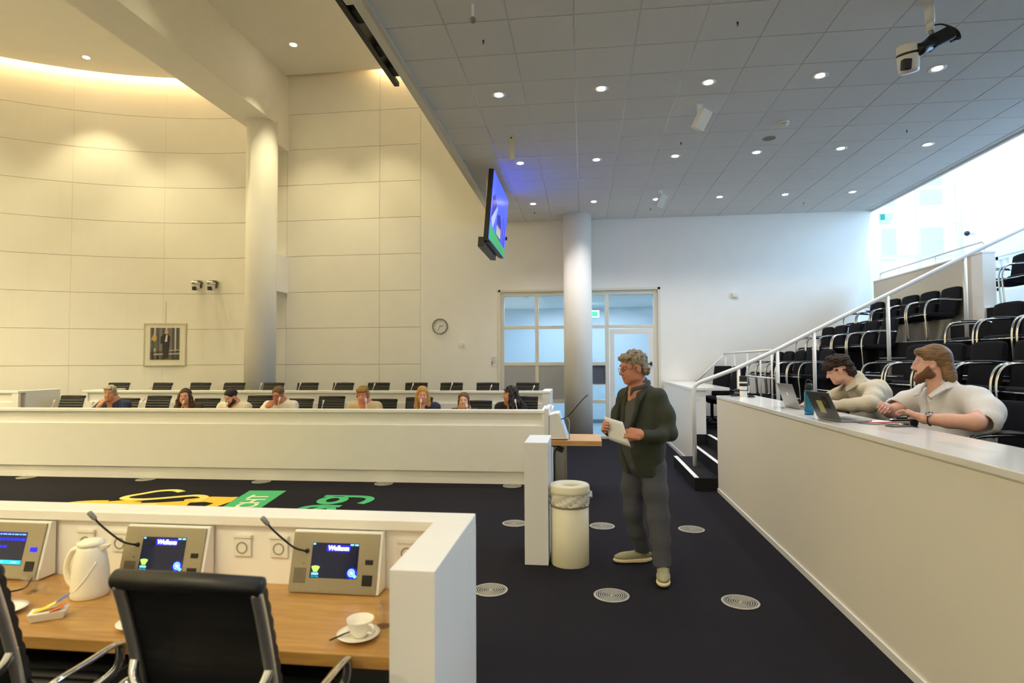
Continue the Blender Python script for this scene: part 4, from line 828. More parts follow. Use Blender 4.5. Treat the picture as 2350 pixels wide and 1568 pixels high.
for i, (x,y,l) in enumerate(((-.945,5.55,'above the left end of the low ceiling'),(1.456,5.55,'at the top middle of the low ceiling'),(-1.0,8.55,'beside the thin ceiling pole'),(1.43,8.56,'beyond the first white loudspeaker'),(4.44,8.51,'in the tiles near the window'),(4.4,12.18,'near the back right of the low ceiling'),(-.99,12.18,'near the back wall behind the large screen'),(1.41,12.22,'below the second white loudspeaker'))):
    t = thing('sprinkler', 'small sprinkler head '+l, 'sprinkler', (x,y,ZC), group='sprinkler heads', world=False)
    obj('rosette', MB().lathe([(0,-.001),(.03,-.001),(.032,.003)], n=16), M_WHITEP, t); obj('nozzle', MB().tube([(0,0,0),(0,0,-.02),(0,0,-.035)], [.010,.008,.003], 8), M_BLACKP, t); obj('deflector', MB().lathe([(0,-.035),(.013,-.036),(.013,-.038),(0,-.038)], n=10), M_ALU, t)
t = thing('hanging_microphone', 'white rod with a grey ball hanging at the top edge', 'microphone', (-.94,4.97,ZC), world=False)
obj('rod', MB().tube([(0,0,0),(0,0,-.12)], .012, 8), M_WHITEP, t); obj('ball', MB().sphere((0,0,-.14),.028,16,10), M_GREYP, t, smooth=True)
t = thing('ceiling_pole', 'thin cream pole hanging from the ceiling near the large screen', 'pole', (-.96,8.0,ZC), world=False)
obj('pole', MB().box(-.03,.03,-.012,.012,-.34,0), mat('cream metal', (214,204,170), .4), t, bev=.003); obj('sensor', MB().sphere((-.01,-.014,-.03),.012,10,6), M_BLACKP, t)
# ================================================================== WALL THINGS
t = thing('wall_clock', 'round white wall clock with a grey rim', 'clock', (-3.24,YW,2.52), world=False)
RX = Matrix.Rotation(PI/2,4,'X')
obj('rim', MB().lathe([(.165,0),(.178,.005),(.178,.03),(.168,.038),(.158,.03)], n=40).xf(RX), mat('clock rim grey', (112,112,116), .35, metal=.5), t, smooth=True)
fc = obj('face', MB().lathe([(0,.012),(.162,.012)], n=40).xf(RX), M_WHITEP, t)
for k in range(12):
    a = PI/2-2*PI*(k+1)/12; text_obj('numeral', str(k+1), .04, M_BLACKP, fc, Matrix.Translation((.128*math.cos(a),-.014,.128*math.sin(a))) @ RX)
def hand(nm, a, L, w): obj(nm, MB().obox((math.sin(a)*L*.42,-.018,math.cos(a)*L*.42),(w,.0015,L*.55),Matrix.Rotation(a,3,'Y')), M_BLACKP, t)
hand('hour_hand', 2*PI*(2.57/12), .085, .006); hand('minute_hand', 2*PI*(34/60), .12, .0045)
tag(obj_at('thermostat', MB().box(-.04,.04,-.035,0,-.05,.05).box(-.028,.028,-.04,-.035,-.03,.02), M_WHITEP, (-2.73,YW,2.09), bev=.006), 'small white thermostat on the wall right of the clock', 'thermostat')
tag(obj_at('wall_sensor', MB().box(-.06,.06,-.05,0,-.05,.05).box(-.045,.045,-.055,-.05,-.035,.03), M_WHITEP, (3.26,YW,3.12), bev=.008), 'small white sensor box high on the right part of the back wall', 'sensor')
t = thing('wall_notice', 'small framed notice with grey lines beside the glazed wall', 'notice', (-2.0,YW,1.72), world=False)
obj('sheet', MB().box(-.075,.075,-.012,0,-.11,.11), M_PAPER, t, bev=.002)
for k in range(5): obj('text_line', MB().box(-.055,.05-.02*(k%2),-.0135,-.012,.075-.03*k,.082-.03*k), M_GREYP, t)
for k in range(3): obj('pictogram', MB().box(-.055,-.02,-.0135,-.012,-.03-.03*k,-.01-.03*k), M_GREYP, t)
# framed photograph on the curved wall
def on_drum(px, z, off=0.0):
    a = math.acos((px-CX)/(CR)); n = Vector((math.cos(a),math.sin(a),0)); p = Vector((CX,CY,z))+n*(CR-off); return p, a
p, a = on_drum(-9.88, 2.16)
t = thing('framed_photograph', 'framed photograph of a person in a dark suit on the curved wall', 'picture', p, a-PI/2, world=False)
obj('frame', MB().box(-.475,-.45,-.04,0,-.52,.50).box(.45,.475,-.04,0,-.52,.50).box(-.45,.45,-.04,0,.475,.50).box(-.45,.45,-.04,0,-.52,-.495), mat('pale frame', (190,184,158), .4, metal=.3), t)
obj('mount', MB().box(-.45,.45,-.03,0,-.495,.475), mat('mount card', (226,222,204), .8), t)
ph = obj('photo', MB().box(-.33,.33,-.034,-.03,-.37,.39), mat('photo grey', (112,110,108), .5), t)
def px_(poly, c, d=0.0): obj('photo_shape', MB().prism(poly,-.0355-d,-.0342-d,'y'), mat('photo %d %d %d' % c, c, .5), ph)
for x in (-.30,-.18,-.06,.16,.26): px_([(x,-.37),(x+.05,-.37),(x+.05,.39),(x,.39)], (76,74,72))
for x in (-.24,.02,.22): px_([(x,-.2),(x+.03,-.2),(x+.03,.39),(x,.39)], (196,190,186))
px_([(-.33,-.37),(.33,-.37),(.33,-.12),(-.33,-.18)], (92,88,82)); px_([(-.25,-.26),(.33,-.24),(.33,-.21),(-.25,-.23)], (176,172,164), .0005); px_([(.0,-.17),(.33,-.15),(.33,-.13),(.0,-.15)], (176,172,164), .0005)
px_([(-.31,.1),(-.25,.24),(-.18,.16),(-.2,.06)], (196,160,84), .001); px_([(-.27,-.1),(-.23,.08),(-.19,.08),(-.2,-.1)], (84,96,60), .001)
px_([(-.03,-.34),(.08,-.34),(.11,.02),(.12,.18),(.06,.24),(-.02,.24),(-.09,.18),(-.10,.02),(-.05,0)], (34,32,36), .0015); px_([(.0,.06),(.03,.22),(.06,.22),(.05,.06)], (214,206,200), .002); px_([(.0,.26),(.04,.23),(.07,.26),(.07,.31),(.03,.34),(.0,.31)], (206,150,120), .002)
obj('hanging_wire', MB().tube([(0,-.01,.5),(0,-.008,1.02)], .004, 6), mat('wire tan', (170,146,96), .5), t)
def wall_cam(px, lab):
    p, a = on_drum(px, 3.56)
    t = thing('wall_camera', lab, 'camera', p, a-PI/2+.25, group='pan cameras on the curved wall', world=False)
    obj('bracket', MB().box(-.03,.12,-.28,0,.06,.10).box(-.02,.10,-.03,0,-.06,.12), M_GREYP, t, bev=.004)
    obj('base', MB().lathe([(0,.08),(.095,.08),(.10,.03),(.095,.0),(0,-.005)],(0,-.2,0), n=24), M_WHITEP, t, smooth=True); obj('base_band', MB().box(-.07,.0,-.302,-.29,.02,.04), M_BLACKP, t)
    obj('head', MB().lathe([(0,.0),(.07,-.005),(.075,-.06),(.06,-.11),(0,-.12)],(.01,-.2,0), n=24), M_WHITEP, t, smooth=True); obj('lens', MB().box(-.06,.03,-.30,-.2,-.135,-.05), M_BLACKP, t, bev=.008)
wall_cam(-9.17, 'left of the two pan cameras on the curved wall'); wall_cam(-8.80, 'right of the two pan cameras on the curved wall')
t = thing('wall_camera', 'round black and white camera on the wall beside the end window', 'camera', (8.98,14.6,4.62), world=False)
obj('arm', MB().tube([(0,0,0),(-.12,-.02,0)], .03, 10), M_WHITEP, t); obj('head', MB().sphere((-.15,-.03,0),.06,16,10), mat('navy dome',(40,44,60),.2), t, smooth=True)
# ================================================================== PEOPLE: smooth implicit surfaces, one continuous mesh each
V = lambda *a: np.array(a, float)
class SDF:
    def __init__(s, lo, hi, h):
        s.lo = V(*lo); s.h = h; n = np.ceil((V(*hi)-s.lo)/h).astype(int)+1
        s.n = n; s.d = np.full(n, 1.0, np.float32); s.t = np.zeros(n, np.int8); s.raw = np.full(n, 1.0, np.float32); s.rt = {}
        s.ax = [s.lo[i]+h*np.arange(n[i]) for i in range(3)]
    def _sub(s, lo, hi):
        sl = []
        for i in range(3):
            a = int(max(0, math.floor((lo[i]-s.lo[i])/s.h))); b = int(min(s.n[i], math.ceil((hi[i]-s.lo[i])/s.h)+1))
            if b <= a: return None
            sl.append(slice(a,b))
        X, Y, Z = np.meshgrid(s.ax[0][sl[0]], s.ax[1][sl[1]], s.ax[2][sl[2]], indexing='ij')
        return tuple(sl), X, Y, Z
    def _put(s, r, f, k, tag, cut):
        if r is None: return
        sl, X, Y, Z = r; v = f(X,Y,Z).astype(np.float32); d = s.d[sl]
        if cut:
            v = -v; 
            if k: hh = np.maximum(k-np.abs(d-v),0)/k; s.d[sl] = np.maximum(d,v)+hh*hh*k*.25
            else: s.d[sl] = np.maximum(d,v)
            return
        if s.rt is not None:
            if tag not in s.rt: s.rt[tag] = np.full(s.n, 1.0, np.float32)
            s.rt[tag][sl] = np.minimum(s.rt[tag][sl], v)
        raw = s.raw[sl]; m = v < raw; s.t[sl] = np.where(m, tag, s.t[sl]); s.raw[sl] = np.where(m, v, raw)
        if k: hh = np.maximum(k-np.abs(d-v),0)/k; s.d[sl] = np.minimum(d,v)-hh*hh*k*.25
        else: s.d[sl] = np.minimum(d,v)
    def cone(s, a, b, ra, rb, k=.015, tag=0, cut=False):
        a = V(*a); b = V(*b); m = max(ra,rb)+k+3*s.h; r = s._sub(np.minimum(a,b)-m, np.maximum(a,b)+m); ab = b-a; L = max(ab@ab,1e-9)
        def f(X,Y,Z):
            t = np.clip(((X-a[0])*ab[0]+(Y-a[1])*ab[1]+(Z-a[2])*ab[2])/L,0,1)
            return np.sqrt((X-a[0]-t*ab[0])**2+(Y-a[1]-t*ab[1])**2+(Z-a[2]-t*ab[2])**2)-(ra+(rb-ra)*t)
        s._put(r,f,k,tag,cut)
    def path(s, pts, rs, k=.015, tag=0):
        for i in range(len(pts)-1): s.cone(pts[i], pts[i+1], rs[i], rs[i+1], k, tag)
    def ell(s, c, r, R=None, k=.015, tag=0, cut=False):
        c = V(*c); r = V(*r); R = np.eye(3) if R is None else R; m = max(r)+k+3*s.h; g = s._sub(c-m,c+m)
        def f(X,Y,Z):
            P = [X-c[0],Y-c[1],Z-c[2]]; q = [P[0]*R[0,i]+P[1]*R[1,i]+P[2]*R[2,i] for i in range(3)]
            k0 = np.sqrt(sum((q[i]/r[i])**2 for i in range(3))); k1 = np.sqrt(sum((q[i]/r[i]**2)**2 for i in range(3)))
            return k0*(k0-1)/np.maximum(k1,1e-6)
        s._put(g,f,k,tag,cut)
    def box(s, c, h, R=None, rd=.01, k=.01, tag=0, cut=False):
        c = V(*c); h = V(*h); R = np.eye(3) if R is None else R; m = np.linalg.norm(h)+rd+k+3*s.h; g = s._sub(c-m,c+m)
        def f(X,Y,Z):
            P = [X-c[0],Y-c[1],Z-c[2]]; q = [np.abs(P[0]*R[0,i]+P[1]*R[1,i]+P[2]*R[2,i])-h[i] for i in range(3)]
            o = np.sqrt(sum(np.maximum(v,0)**2 for v in q)); return o+np.minimum(np.maximum(q[0],np.maximum(q[1],q[2])),0)-rd
        s._put(g,f,k,tag,cut)
    def wrinkle(s, amp, f, seed=0, stretch=(1,1,1)):
        X, Y, Z = np.meshgrid(*s.ax, indexing='ij'); rs = np.random.RandomState(seed); n = np.zeros_like(X)
        for i in range(5):
            w = rs.normal(size=3)*f*V(*stretch); n += np.sin(X*w[0]+Y*w[1]+Z*w[2]+rs.uniform(0,6))
        s.d += (amp*n/2.5).astype(np.float32)
    def mesh(s, name, mats, tint=None):
        d = s.d; ins = d < 0; n = s.n
        c8 = [(i,j,k) for i in (0,1) for j in (0,1) for k in (0,1)]
        cnt = sum(ins[i:n[0]-1+i, j:n[1]-1+j, k:n[2]-1+k].astype(np.int8) for i,j,k in c8)
        act = (cnt > 0) & (cnt < 8); idx = np.argwhere(act); N = len(idx)
        val = np.stack([d[idx[:,0]+i, idx[:,1]+j, idx[:,2]+k] for i,j,k in c8],1); C = np.array(c8,float)
        acc = np.zeros((N,3)); w = np.zeros(N)
        for a in range(8):
            for b in range(a+1,8):
                if np.abs(C[a]-C[b]).sum() != 1: continue
                va, vb = val[:,a], val[:,b]; m = (va < 0) != (vb < 0); t = np.where(m, va/np.where(m,va-vb,1), 0)
                acc += np.where(m[:,None], C[a]+(C[b]-C[a])*t[:,None], 0); w += m
        P = s.lo+s.h*(idx+acc/np.maximum(w,1)[:,None])
        W = None
        if tint:
            fr = acc/np.maximum(w,1)[:,None]; W = {}
            for tg in (0,1,2):
                g = s.rt.get(tg)
                if g is None: W[tg] = np.full(N, 1.0); continue
                W[tg] = sum(np.prod(np.where(C[q] > .5, fr, 1-fr),1)*g[idx[:,0]+c8[q][0], idx[:,1]+c8[q][1], idx[:,2]+c8[q][2]] for q in range(8))
        lut = np.full(act.shape, -1, np.int32); lut[tuple(idx.T)] = np.arange(N)
        F = []; T = []
        for ax in range(3):
            o = [k for k in range(3) if k != ax]
            sa = [slice(None)]*3; sb = [slice(None)]*3; sa[ax] = slice(0,n[ax]-1); sb[ax] = slice(1,n[ax])
            A, B = ins[tuple(sa)], ins[tuple(sb)]; e = np.argwhere(A != B)
            e = e[(e[:,o[0]] > 0) & (e[:,o[1]] > 0) & (e[:,o[0]] < n[o[0]]-1) & (e[:,o[1]] < n[o[1]]-1)]
            if not len(e): continue
            q = []
            for da, db in ((-1,-1),(0,-1),(0,0),(-1,0)):
                c = e.copy(); c[:,o[0]] += da; c[:,o[1]] += db; q.append(lut[tuple(c.T)])
            q = np.stack(q,1); fl = A[tuple(e.T)]
            if ax == 1: fl = ~fl
            q = np.where(fl[:,None], q, q[:,::-1]); F.append(q); T.append(s.t[tuple(e.T)])
        F = np.concatenate(F); T = np.concatenate(T); ok = (F >= 0).all(1); F = F[ok]; T = T[ok]
        lab = np.arange(N)
        for _ in range(400):
            m4 = lab[F].min(1); new = lab.copy(); np.minimum.at(new, F.ravel(), np.repeat(m4,4)); new = new[new]
            if (new == lab).all(): break
            lab = new
        bc = np.bincount(lab[F[:,0]]); keep = bc[lab[F[:,0]]] >= max(150, .03*bc.max()); F = F[keep]; T = T[keep]
        use = np.unique(F); rm = np.full(N,-1,np.int64); rm[use] = np.arange(len(use)); F = rm[F]; P = P[use]
        if tint: W = {k: v[use] for k, v in W.items()}
        me = bpy.data.meshes.new(name); me.vertices.add(len(P)); me.vertices.foreach_set('co', P.astype(np.float32).ravel())
        me.loops.add(F.size); me.loops.foreach_set('vertex_index', F.astype(np.int32).ravel())
        me.polygons.add(len(F)); me.polygons.foreach_set('loop_start', np.arange(0,F.size,4,dtype=np.int32))
        try: me.polygons.foreach_set('loop_total', np.full(len(F),4,np.int32))
        except Exception: pass
        for m in mats: me.materials.append(m)
        me.polygons.foreach_set('material_index', np.minimum(T,len(mats)-1).astype(np.int32)); me.polygons.foreach_set('use_smooth', np.ones(len(F),bool))
        if tint:
            cs = [np.array(rgb(*c)[:3]) for c in tint]; sm = lambda x: np.clip(x,0,1)**2*(3-2*np.clip(x,0,1))
            wl = sm((W[0]-W[1]-.0005)/.004); wb = sm((W[0]-W[2]+.004)/.010)*(1-wl)
            col = cs[0]+(cs[2]-cs[0])*wb[:,None]; col = col+(cs[1]-col)*wl[:,None]; at = me.attributes.new('tint','FLOAT_COLOR','POINT'); at.data.foreach_set('color', np.concatenate([col,np.ones((len(P),1))],1).astype(np.float32).ravel())
        me.update(calc_edges=True); me.validate(); return me
def frame(fwd, pitch=0.0, roll=0.0):
    f = V(fwd[0],fwd[1],0); f /= np.linalg.norm(f); up = V(0,0,1); r = np.cross(f,up)
    f2 = f*math.cos(pitch)+up*math.sin(pitch); u2 = np.cross(r,f2)
    if roll: r, u2 = r*math.cos(roll)+u2*math.sin(roll), u2*math.cos(roll)-r*math.sin(roll)
    return np.stack([r,f2,u2],1)      # columns: right, forward, up
def skin(name, c, lipc=None, beard=(60,44,32)):
    if 'skin' not in MATS:
        m = mat('skin', (200,150,120), .5, spec=.35); nt = m.node_tree; b = nt.nodes['Principled BSDF']; a = nt.nodes.new('ShaderNodeAttribute'); a.attribute_name = 'tint'
        n = nt.nodes.new('ShaderNodeTexNoise'); n.inputs['Scale'].default_value = 55; mx = nt.nodes.new('ShaderNodeMix'); mx.data_type = 'RGBA'; mx.blend_type = 'MULTIPLY'; mx.inputs[0].default_value = .16
        tc = nt.nodes.new('ShaderNodeTexCoord'); nt.links.new(tc.outputs['Object'], n.inputs['Vector']); nt.links.new(a.outputs['Color'], mx.inputs[6]); nt.links.new(n.outputs['Color'], mx.inputs[7]); nt.links.new(mx.outputs[2], b.inputs['Base Color'])
    return [MATS['skin']], (c, lipc or (int(c[0]*.90),int(c[1]*.74),int(c[2]*.74)), beard)
HD = dict(cr=(.077,.097,.087))
def head(s, o, R, sc=1.0, beard=0, jaw=1.0, neck=None, neckr=.058):
    o = V(*o); T = lambda x,y,z: o+sc*(R @ V(x,y,z))
    s.ell(T(0,-.012,.045), V(.076,.096,.086)*sc, R, .02); s.ell(T(0,.026,-.028), V(.060*jaw,.070,.084)*sc, R, .03)
    s.ell(T(0,.062,-.088), V(.032*jaw,.026,.024)*sc, R, .03, 2 if beard else 0)
    for q in (-1,1):
        s.ell(T(q*.036,.055,-.028), V(.026,.028,.028)*sc, R, .025); s.ell(T(q*.046*jaw,.02,-.07), V(.022,.04,.024)*sc, R, .03, 2 if beard else 0)
    s.cone(T(-.04,.079,.034), T(.04,.079,.034), .011*sc, .011*sc, .016)
    for q in (-1,1): s.ell(T(q*.031,.098,.014), V(.018,.016,.012)*sc, R, .012, cut=True)
    s.cone(T(0,.090,.022), T(0,.110,-.020), .0085*sc, .0125*sc, .010)
    for q in (-1,1): s.ell(T(q*.011,.100,-.024), V(.009,.010,.008)*sc, R, .006)
    s.cone(T(-.019,.088,-.052), T(.019,.088,-.052), .0062*sc, .0062*sc, .006, 1); s.cone(T(-.015,.087,-.0635), T(.015,.087,-.0635), .0072*sc, .0072*sc, .006, 1)
    s.cone(T(-.02,.099,-.0578), T(.02,.099,-.0578), .0022*sc, .0022*sc, .003, cut=True)
    for q in (-1,1):
        s.ell(T(q*.079,-.008,-.002), V(.011,.020,.033)*sc, R @ rotz(q*-.35), .008); s.ell(T(q*.088,.0,.0), V(.006,.010,.018)*sc, R, .005, cut=True)
    if beard:
        s.ell(T(0,.078,-.098), V(.040,.032,.036)*sc*beard, R, .02, 2); s.cone(T(-.03,.09,-.043), T(.03,.09,-.043), .007*sc, .007*sc, .008, 2)
        for q in (-1,1): s.cone(T(q*.062,.02,-.03), T(q*.036,.072,-.092), .016*sc, .02*sc*beard, .02, 2)
    if neck is not None: s.cone(T(0,-.018,-.06), neck, neckr*sc*.94, neckr*1.08, .03)
def rotz(a): c, q = math.cos(a), math.sin(a); return np.array([[c,-q,0],[q,c,0],[0,0,1]])
def eyes(root, o, R, sc, iris=(70,60,50), brow=(90,74,58), lid=(200,150,126), down=.0):
    o = V(*o); T = lambda x,y,z: Vector(o+sc*(R @ V(x,y,z))); W = mat('eye white', (214,204,194), .25); I = mat('iris %d' % iris[0], iris, .15); B = mat('brow %d' % brow[0], brow, .9); LM = mat('eyelid %d %d' % lid[:2], lid, .5)
    for q in (-1,1):
        e = obj('eye', MB().sphere(T(q*.031,.0800,.0115), .0108*sc, 14, 10), W, root, smooth=True)
        obj('iris', MB().sphere(T(q*.031,.0873,.0100), .0054*sc, 10, 8), I, e, smooth=True)
        obj('eyelid', MB().sphere(T(q*.031,.0798,.0150-down*.004), .0112*sc, 14, 10), LM, e, smooth=True)
        obj('eyebrow', MB().tube([T(q*.014,.0900,.033),T(q*.032,.0895,.0375),T(q*.048,.079,.034)], [.0022*sc,.0032*sc,.0015*sc], 8), B, root, smooth=True)
def hand_(s, w, f, n, side, curl=(.5,.7,.5), spread=.12, sc=1.0, thumb=(.6,.5), tag=0):
    # w wrist, f finger direction, n palm normal (direction the fingers curl towards), side +1: thumb lies along f x n
    w = V(*w); f = V(*f); f /= np.linalg.norm(f); n = V(*n); n = n-f*(n@f); n /= np.linalg.norm(n); t = np.cross(f,n)*side
    R = np.stack([t,f,n],1)
    s.box(w+f*.046*sc, V(.034,.036,.006)*sc, R, .011*sc, .012, tag); s.cone(w-f*.02*sc, w+f*.02*sc, .026*sc, .026*sc, .02, tag)
    for off, L, r in ((.029,.072,.0092),(.010,.080,.0095),(-.010,.074,.0090),(-.028,.058,.0080)):
        p = w+f*.086*sc+t*off*sc; a = 0; dv = f*math.cos(spread*off/.03)+t*math.sin(spread*off/.03); s.cone(w+f*.05*sc+t*off*.8*sc, p, r*1.05*sc, r*1.1*sc, .006, tag)
        for seg, c in zip((.45,.31,.24), curl):
            a += c; q = p+(dv*math.cos(a)+n*math.sin(a))*L*seg*sc*1.05; s.cone(p,q,r*sc,r*.93*sc,.003,tag); p = q; r *= .93
    p = w+f*.022*sc+t*.03*sc; d1 = f*math.cos(thumb[0])+t*math.sin(thumb[0])+n*.35; d1 /= np.linalg.norm(d1); q = p+d1*.044*sc; s.cone(w+f*.012*sc+t*.015*sc,p,.016*sc,.0135*sc,.012,tag); s.cone(p,q,.0125*sc,.0108*sc,.006,tag)
    d2 = f*math.cos(thumb[0]-thumb[1])+t*math.sin(thumb[0]-thumb[1])+n*.5; d2 /= np.linalg.norm(d2); s.cone(q,q+d2*.033*sc,.0105*sc,.0085*sc,.003,tag)
def put_mesh(name, s, mats, root):
    if isinstance(mats, tuple): return obj(name, s.mesh(name, mats[0], mats[1]), None, root)
    return obj(name, s.mesh(name, mats), None, root)
def person(label, loc): return thing('person', label, 'person', loc)
def spectacles(root, o, R, sc, col=(60,50,44), r=.019, th=.0014):
    o = V(*o); T = lambda x,y,z: Vector(o+sc*(R @ V(x,y,z))); g = thing_part = None; m = MB()
    for q in (-1,1):
        m.tube([T(q*.032+1.15*r*math.cos(a),.104-.006*abs(math.cos(a)),.008+r*.85*math.sin(a)) for a in [2*PI*k/18 for k in range(18)]], th*sc, 6, closed=True)
        m.tube([T(q*.054,.098,.012),T(q*.078,.04,.012),T(q*.083,-.01,.008)], th*sc, 6)
    m.tube([T(-.011,.105,.012),T(0,.109,.015),T(.011,.105,.012)], th*sc, 6)
    return obj('spectacles', m, mat('spectacle frame %d' % col[0], col, .3, metal=.4), root, smooth=True)

# ---------------------------------------------------------------- standing man with papers
def standing_man():
    root = person('grey-haired man in a dark green jacket standing with papers in his hands', (.48,4.9,0))
    F = (-.88,-.47); RB = frame(F); ho = (.405,4.86,1.640); RH = frame((-.93,-.38), -.16)
    sk = skin('ruddy', (196,134,108))
    s = SDF((-.02,4.3,.02),(.95,5.35,1.86),.0062)
    head(s, ho, RH, 1.07, jaw=1.10, neck=(.462,4.895,1.46), neckr=.066)
    s.cone((.465,4.895,1.44),(.47,4.9,1.0),.11,.13,.03); s.cone((.55,4.85,.92),(.572,4.80,.47),.07,.05,.03); s.cone((.572,4.80,.47),(.60,4.73,.1),.045,.035,.02); s.cone((.42,4.95,.92),(.405,4.98,.47),.07,.05,.03); s.cone((.405,4.98,.47),(.49,5.10,.1),.045,.035,.02)
    s.cone((.47,4.9,1.38),(.59,4.79,1.37),.05,.036,.02); s.cone((.47,4.9,1.38),(.36,4.97,1.37),.05,.034,.02); s.cone((.59,4.79,1.37),(.66,4.71,1.14),.032,.032,.02); s.cone((.66,4.71,1.14),(.44,4.575,1.135),.034,.029,.02); s.cone((.36,4.97,1.37),(.265,5.0,1.15),.03,.03,.02); s.cone((.265,5.0,1.15),(.18,4.80,1.15),.032,.029,.02)
    hand_(s, (.435,4.572,1.138), (-.92,.05,.14), (-.1,.75,-.35), 1, (.55,.75,.5), .05, 1.0, (.35,.35)); hand_(s, (.185,4.80,1.155), (-.28,-.80,.30), (.75,.1,-.2), -1, (.45,.6,.5), .05, 1.0, (.35,.3))
    put_mesh('body', s, sk, root); eyes(root, ho, RH, 1.07, brow=(130,110,90), lid=(180,120,98), down=1); spectacles(root, ho, RH, 1.07, (96,72,52))
    # hair: thick wavy grey
    s = SDF((.22,4.68,1.5),(.6,5.05,1.86),.005); o = V(*ho); T = lambda x,y,z: o+1.07*(RH @ V(x,y,z))
    s.ell(T(0,-.018,.058), V(.087,.104,.088)*1.07, RH, .01); s.ell(T(0,.085,.016), V(.080,.075,.058)*1.07, RH, .012, cut=True); s.ell(T(0,.055,-.06), V(.10,.088,.085)*1.07, RH, .01, cut=True)
    for q in (-1,1): s.ell(T(q*.079,.018,-.012), V(.026,.034,.048)*1.07, RH, .008, cut=True); s.ell(T(q*.06,-.07,-.02), V(.028,.03,.042)*1.07, RH, .02)
    s.ell(T(0,-.085,-.02), V(.055,.024,.05)*1.07, RH, .02); s.ell(T(.0,.068,.092), V(.066,.030,.026)*1.07, RH, .02); s.ell(T(-.045,.05,.10), V(.035,.04,.024)*1.07, RH, .015)
    s.wrinkle(.0055, 70, 3); s.wrinkle(.003, 170, 9); put_mesh('hair', s, [mat('grey blond hair', (136,122,100), .75, noise=.45, scale=70, bump=.5, stretch=(1,1,.4))], root)
    # shirt
    s = SDF((.1,4.5,.85),(.85,5.3,1.6),.008)
    s.ell((.462,4.895,1.24),(.185,.133,.26),RB,.02); s.ell((.447,4.868,1.05),(.172,.155,.22),RB,.05); s.cone((.38,4.96,1.405),(.57,4.82,1.405),.06,.06,.04)
    s.cone((.465,4.90,1.42),(.452,4.888,1.515),.088,.080,.02)
    s.ell((.432,4.875,1.565),(.066,.066,.062),RB,.008,cut=True); s.ell((.392,4.853,1.475),(.022,.06,.06),RB,.008,cut=True)
    s.wrinkle(.002,35,5); put_mesh('shirt', s, [mat('charcoal polo shirt', (78,77,78), .85, noise=.12, scale=120, bump=.2)], root)
    s = SDF((.28,4.72,1.38),(.62,5.06,1.62),.005); pts = []
    for k in range(19):
        a = .42+(2*PI-.84)*k/18; pts.append(V(.447,4.884,1.497)+RB @ V(.088*math.sin(a),.088*math.cos(a),-.030*math.cos(a)))
    for i in range(18): s.cone(pts[i],pts[i+1],.012,.012,.006); s.cone(pts[i]+V(0,0,.014),pts[i+1]+V(0,0,.014),.008,.008,.006)
    for q in (0,18): s.cone(pts[q],pts[q]+RB @ V(.012*(1 if q == 0 else -1),.028,-.045),.013,.005,.008)
    put_mesh('shirt_collar', s, [mat('shirt collar', (66,72,78), .85)], root)
    # jacket
    s = SDF((.05,4.4,.74),(.95,5.35,1.58),.0075)
    s.ell((.468,4.90,1.25),(.208,.150,.27),RB,.02); s.ell((.462,4.885,1.05),(.198,.172,.24),RB,.06); s.ell((.475,4.895,1.0),(.202,.172,.42),RB,.05)
    s.cone((.36,4.975,1.415),(.59,4.80,1.415),.066,.066,.06); s.cone((.47,4.92,1.44),(.465,4.93,1.49),.09,.085,.03)
    s.box((.47,4.9,.60),(.5,.5,.19),None,.0,.012,cut=True)                                     # hem
    C = V(.46,4.88,1.1)
    s.ell(C+RB @ V(-.02,.24,.27), (.075,.20,.24), RB @ np.eye(3), .012, cut=True); s.box(C+RB @ V(-.035,.22,-.12), (.035,.13,.42), RB @ roty(.07), .01, .012, cut=True); s.ell(C+RB @ V(-.06,.22,-.42), (.09,.12,.22), RB, .012, cut=True)
    s.ell((.44,4.88,1.545),(.084,.084,.07),RB,.01,cut=True)
    # sleeves
    s.path([(.605,4.78,1.40),(.645,4.74,1.27),(.668,4.71,1.14)], [.064,.062,.060], .05); s.path([(.668,4.71,1.14),(.58,4.645,1.118),(.475,4.585,1.13)], [.062,.055,.046], .03)
    s.path([(.35,4.99,1.40),(.30,5.02,1.27),(.265,5.0,1.15)], [.060,.058,.056], .05); s.path([(.265,5.0,1.15),(.225,4.90,1.145),(.19,4.83,1.15)], [.062,.055,.045], .03)
    s.wrinkle(.0032,26,11,(1,1,1.4))
    JM = mat('dark green jacket', (52,56,44), .85, noise=.15, scale=160, bump=.2); put_mesh('jacket', s, [JM], root)
    for q, pts in ((1,[(.075,-.02,1.50),(.13,.10,1.40),(.085,.165,1.22),(.045,.185,1.08)]),(-1,[(-.075,-.02,1.50),(-.125,.10,1.40),(-.105,.15,1.22),(-.085,.175,1.10)])):
        m = MB(); P = [V(.462,4.89,0)+RB @ V(a,b,0)+V(0,0,z) for a,b,z in pts]; W = [.03,.052,.044,.012]; o_ = RB @ V(q,.35,0)
        for i in range(3):
            a, b = P[i], P[i+1]; wa, wb = o_*W[i], o_*W[i+1]; n = RB @ V(0,.014,.004)
            m.hexa([Vector(p) for p in (a-n,b-n,b+wb-n,a+wa-n,a+n,b+n,b+wb*.9+n*.4,a+wa*.9+n*.4)])
        obj('lapel', m, mat('dark green lapel', (44,48,38), .85, noise=.1, scale=160), root, bev=.005)
    # trousers
    s = SDF((.22,4.5,.08),(.8,5.3,1.02),.0075)
    s.ell((.475,4.9,.90),(.185,.15,.14),RB,.02); s.path([(.555,4.85,.86),(.565,4.815,.66),(.58,4.795,.46)],[.104,.094,.082],.04); s.path([(.58,4.795,.46),(.592,4.76,.28),(.602,4.735,.115)],[.082,.074,.070],.03)
    s.path([(.42,4.955,.86),(.408,4.975,.66),(.402,4.985,.46)],[.10,.092,.08],.04); s.path([(.402,4.985,.46),(.44,5.045,.28),(.485,5.095,.12)],[.08,.072,.066],.03)
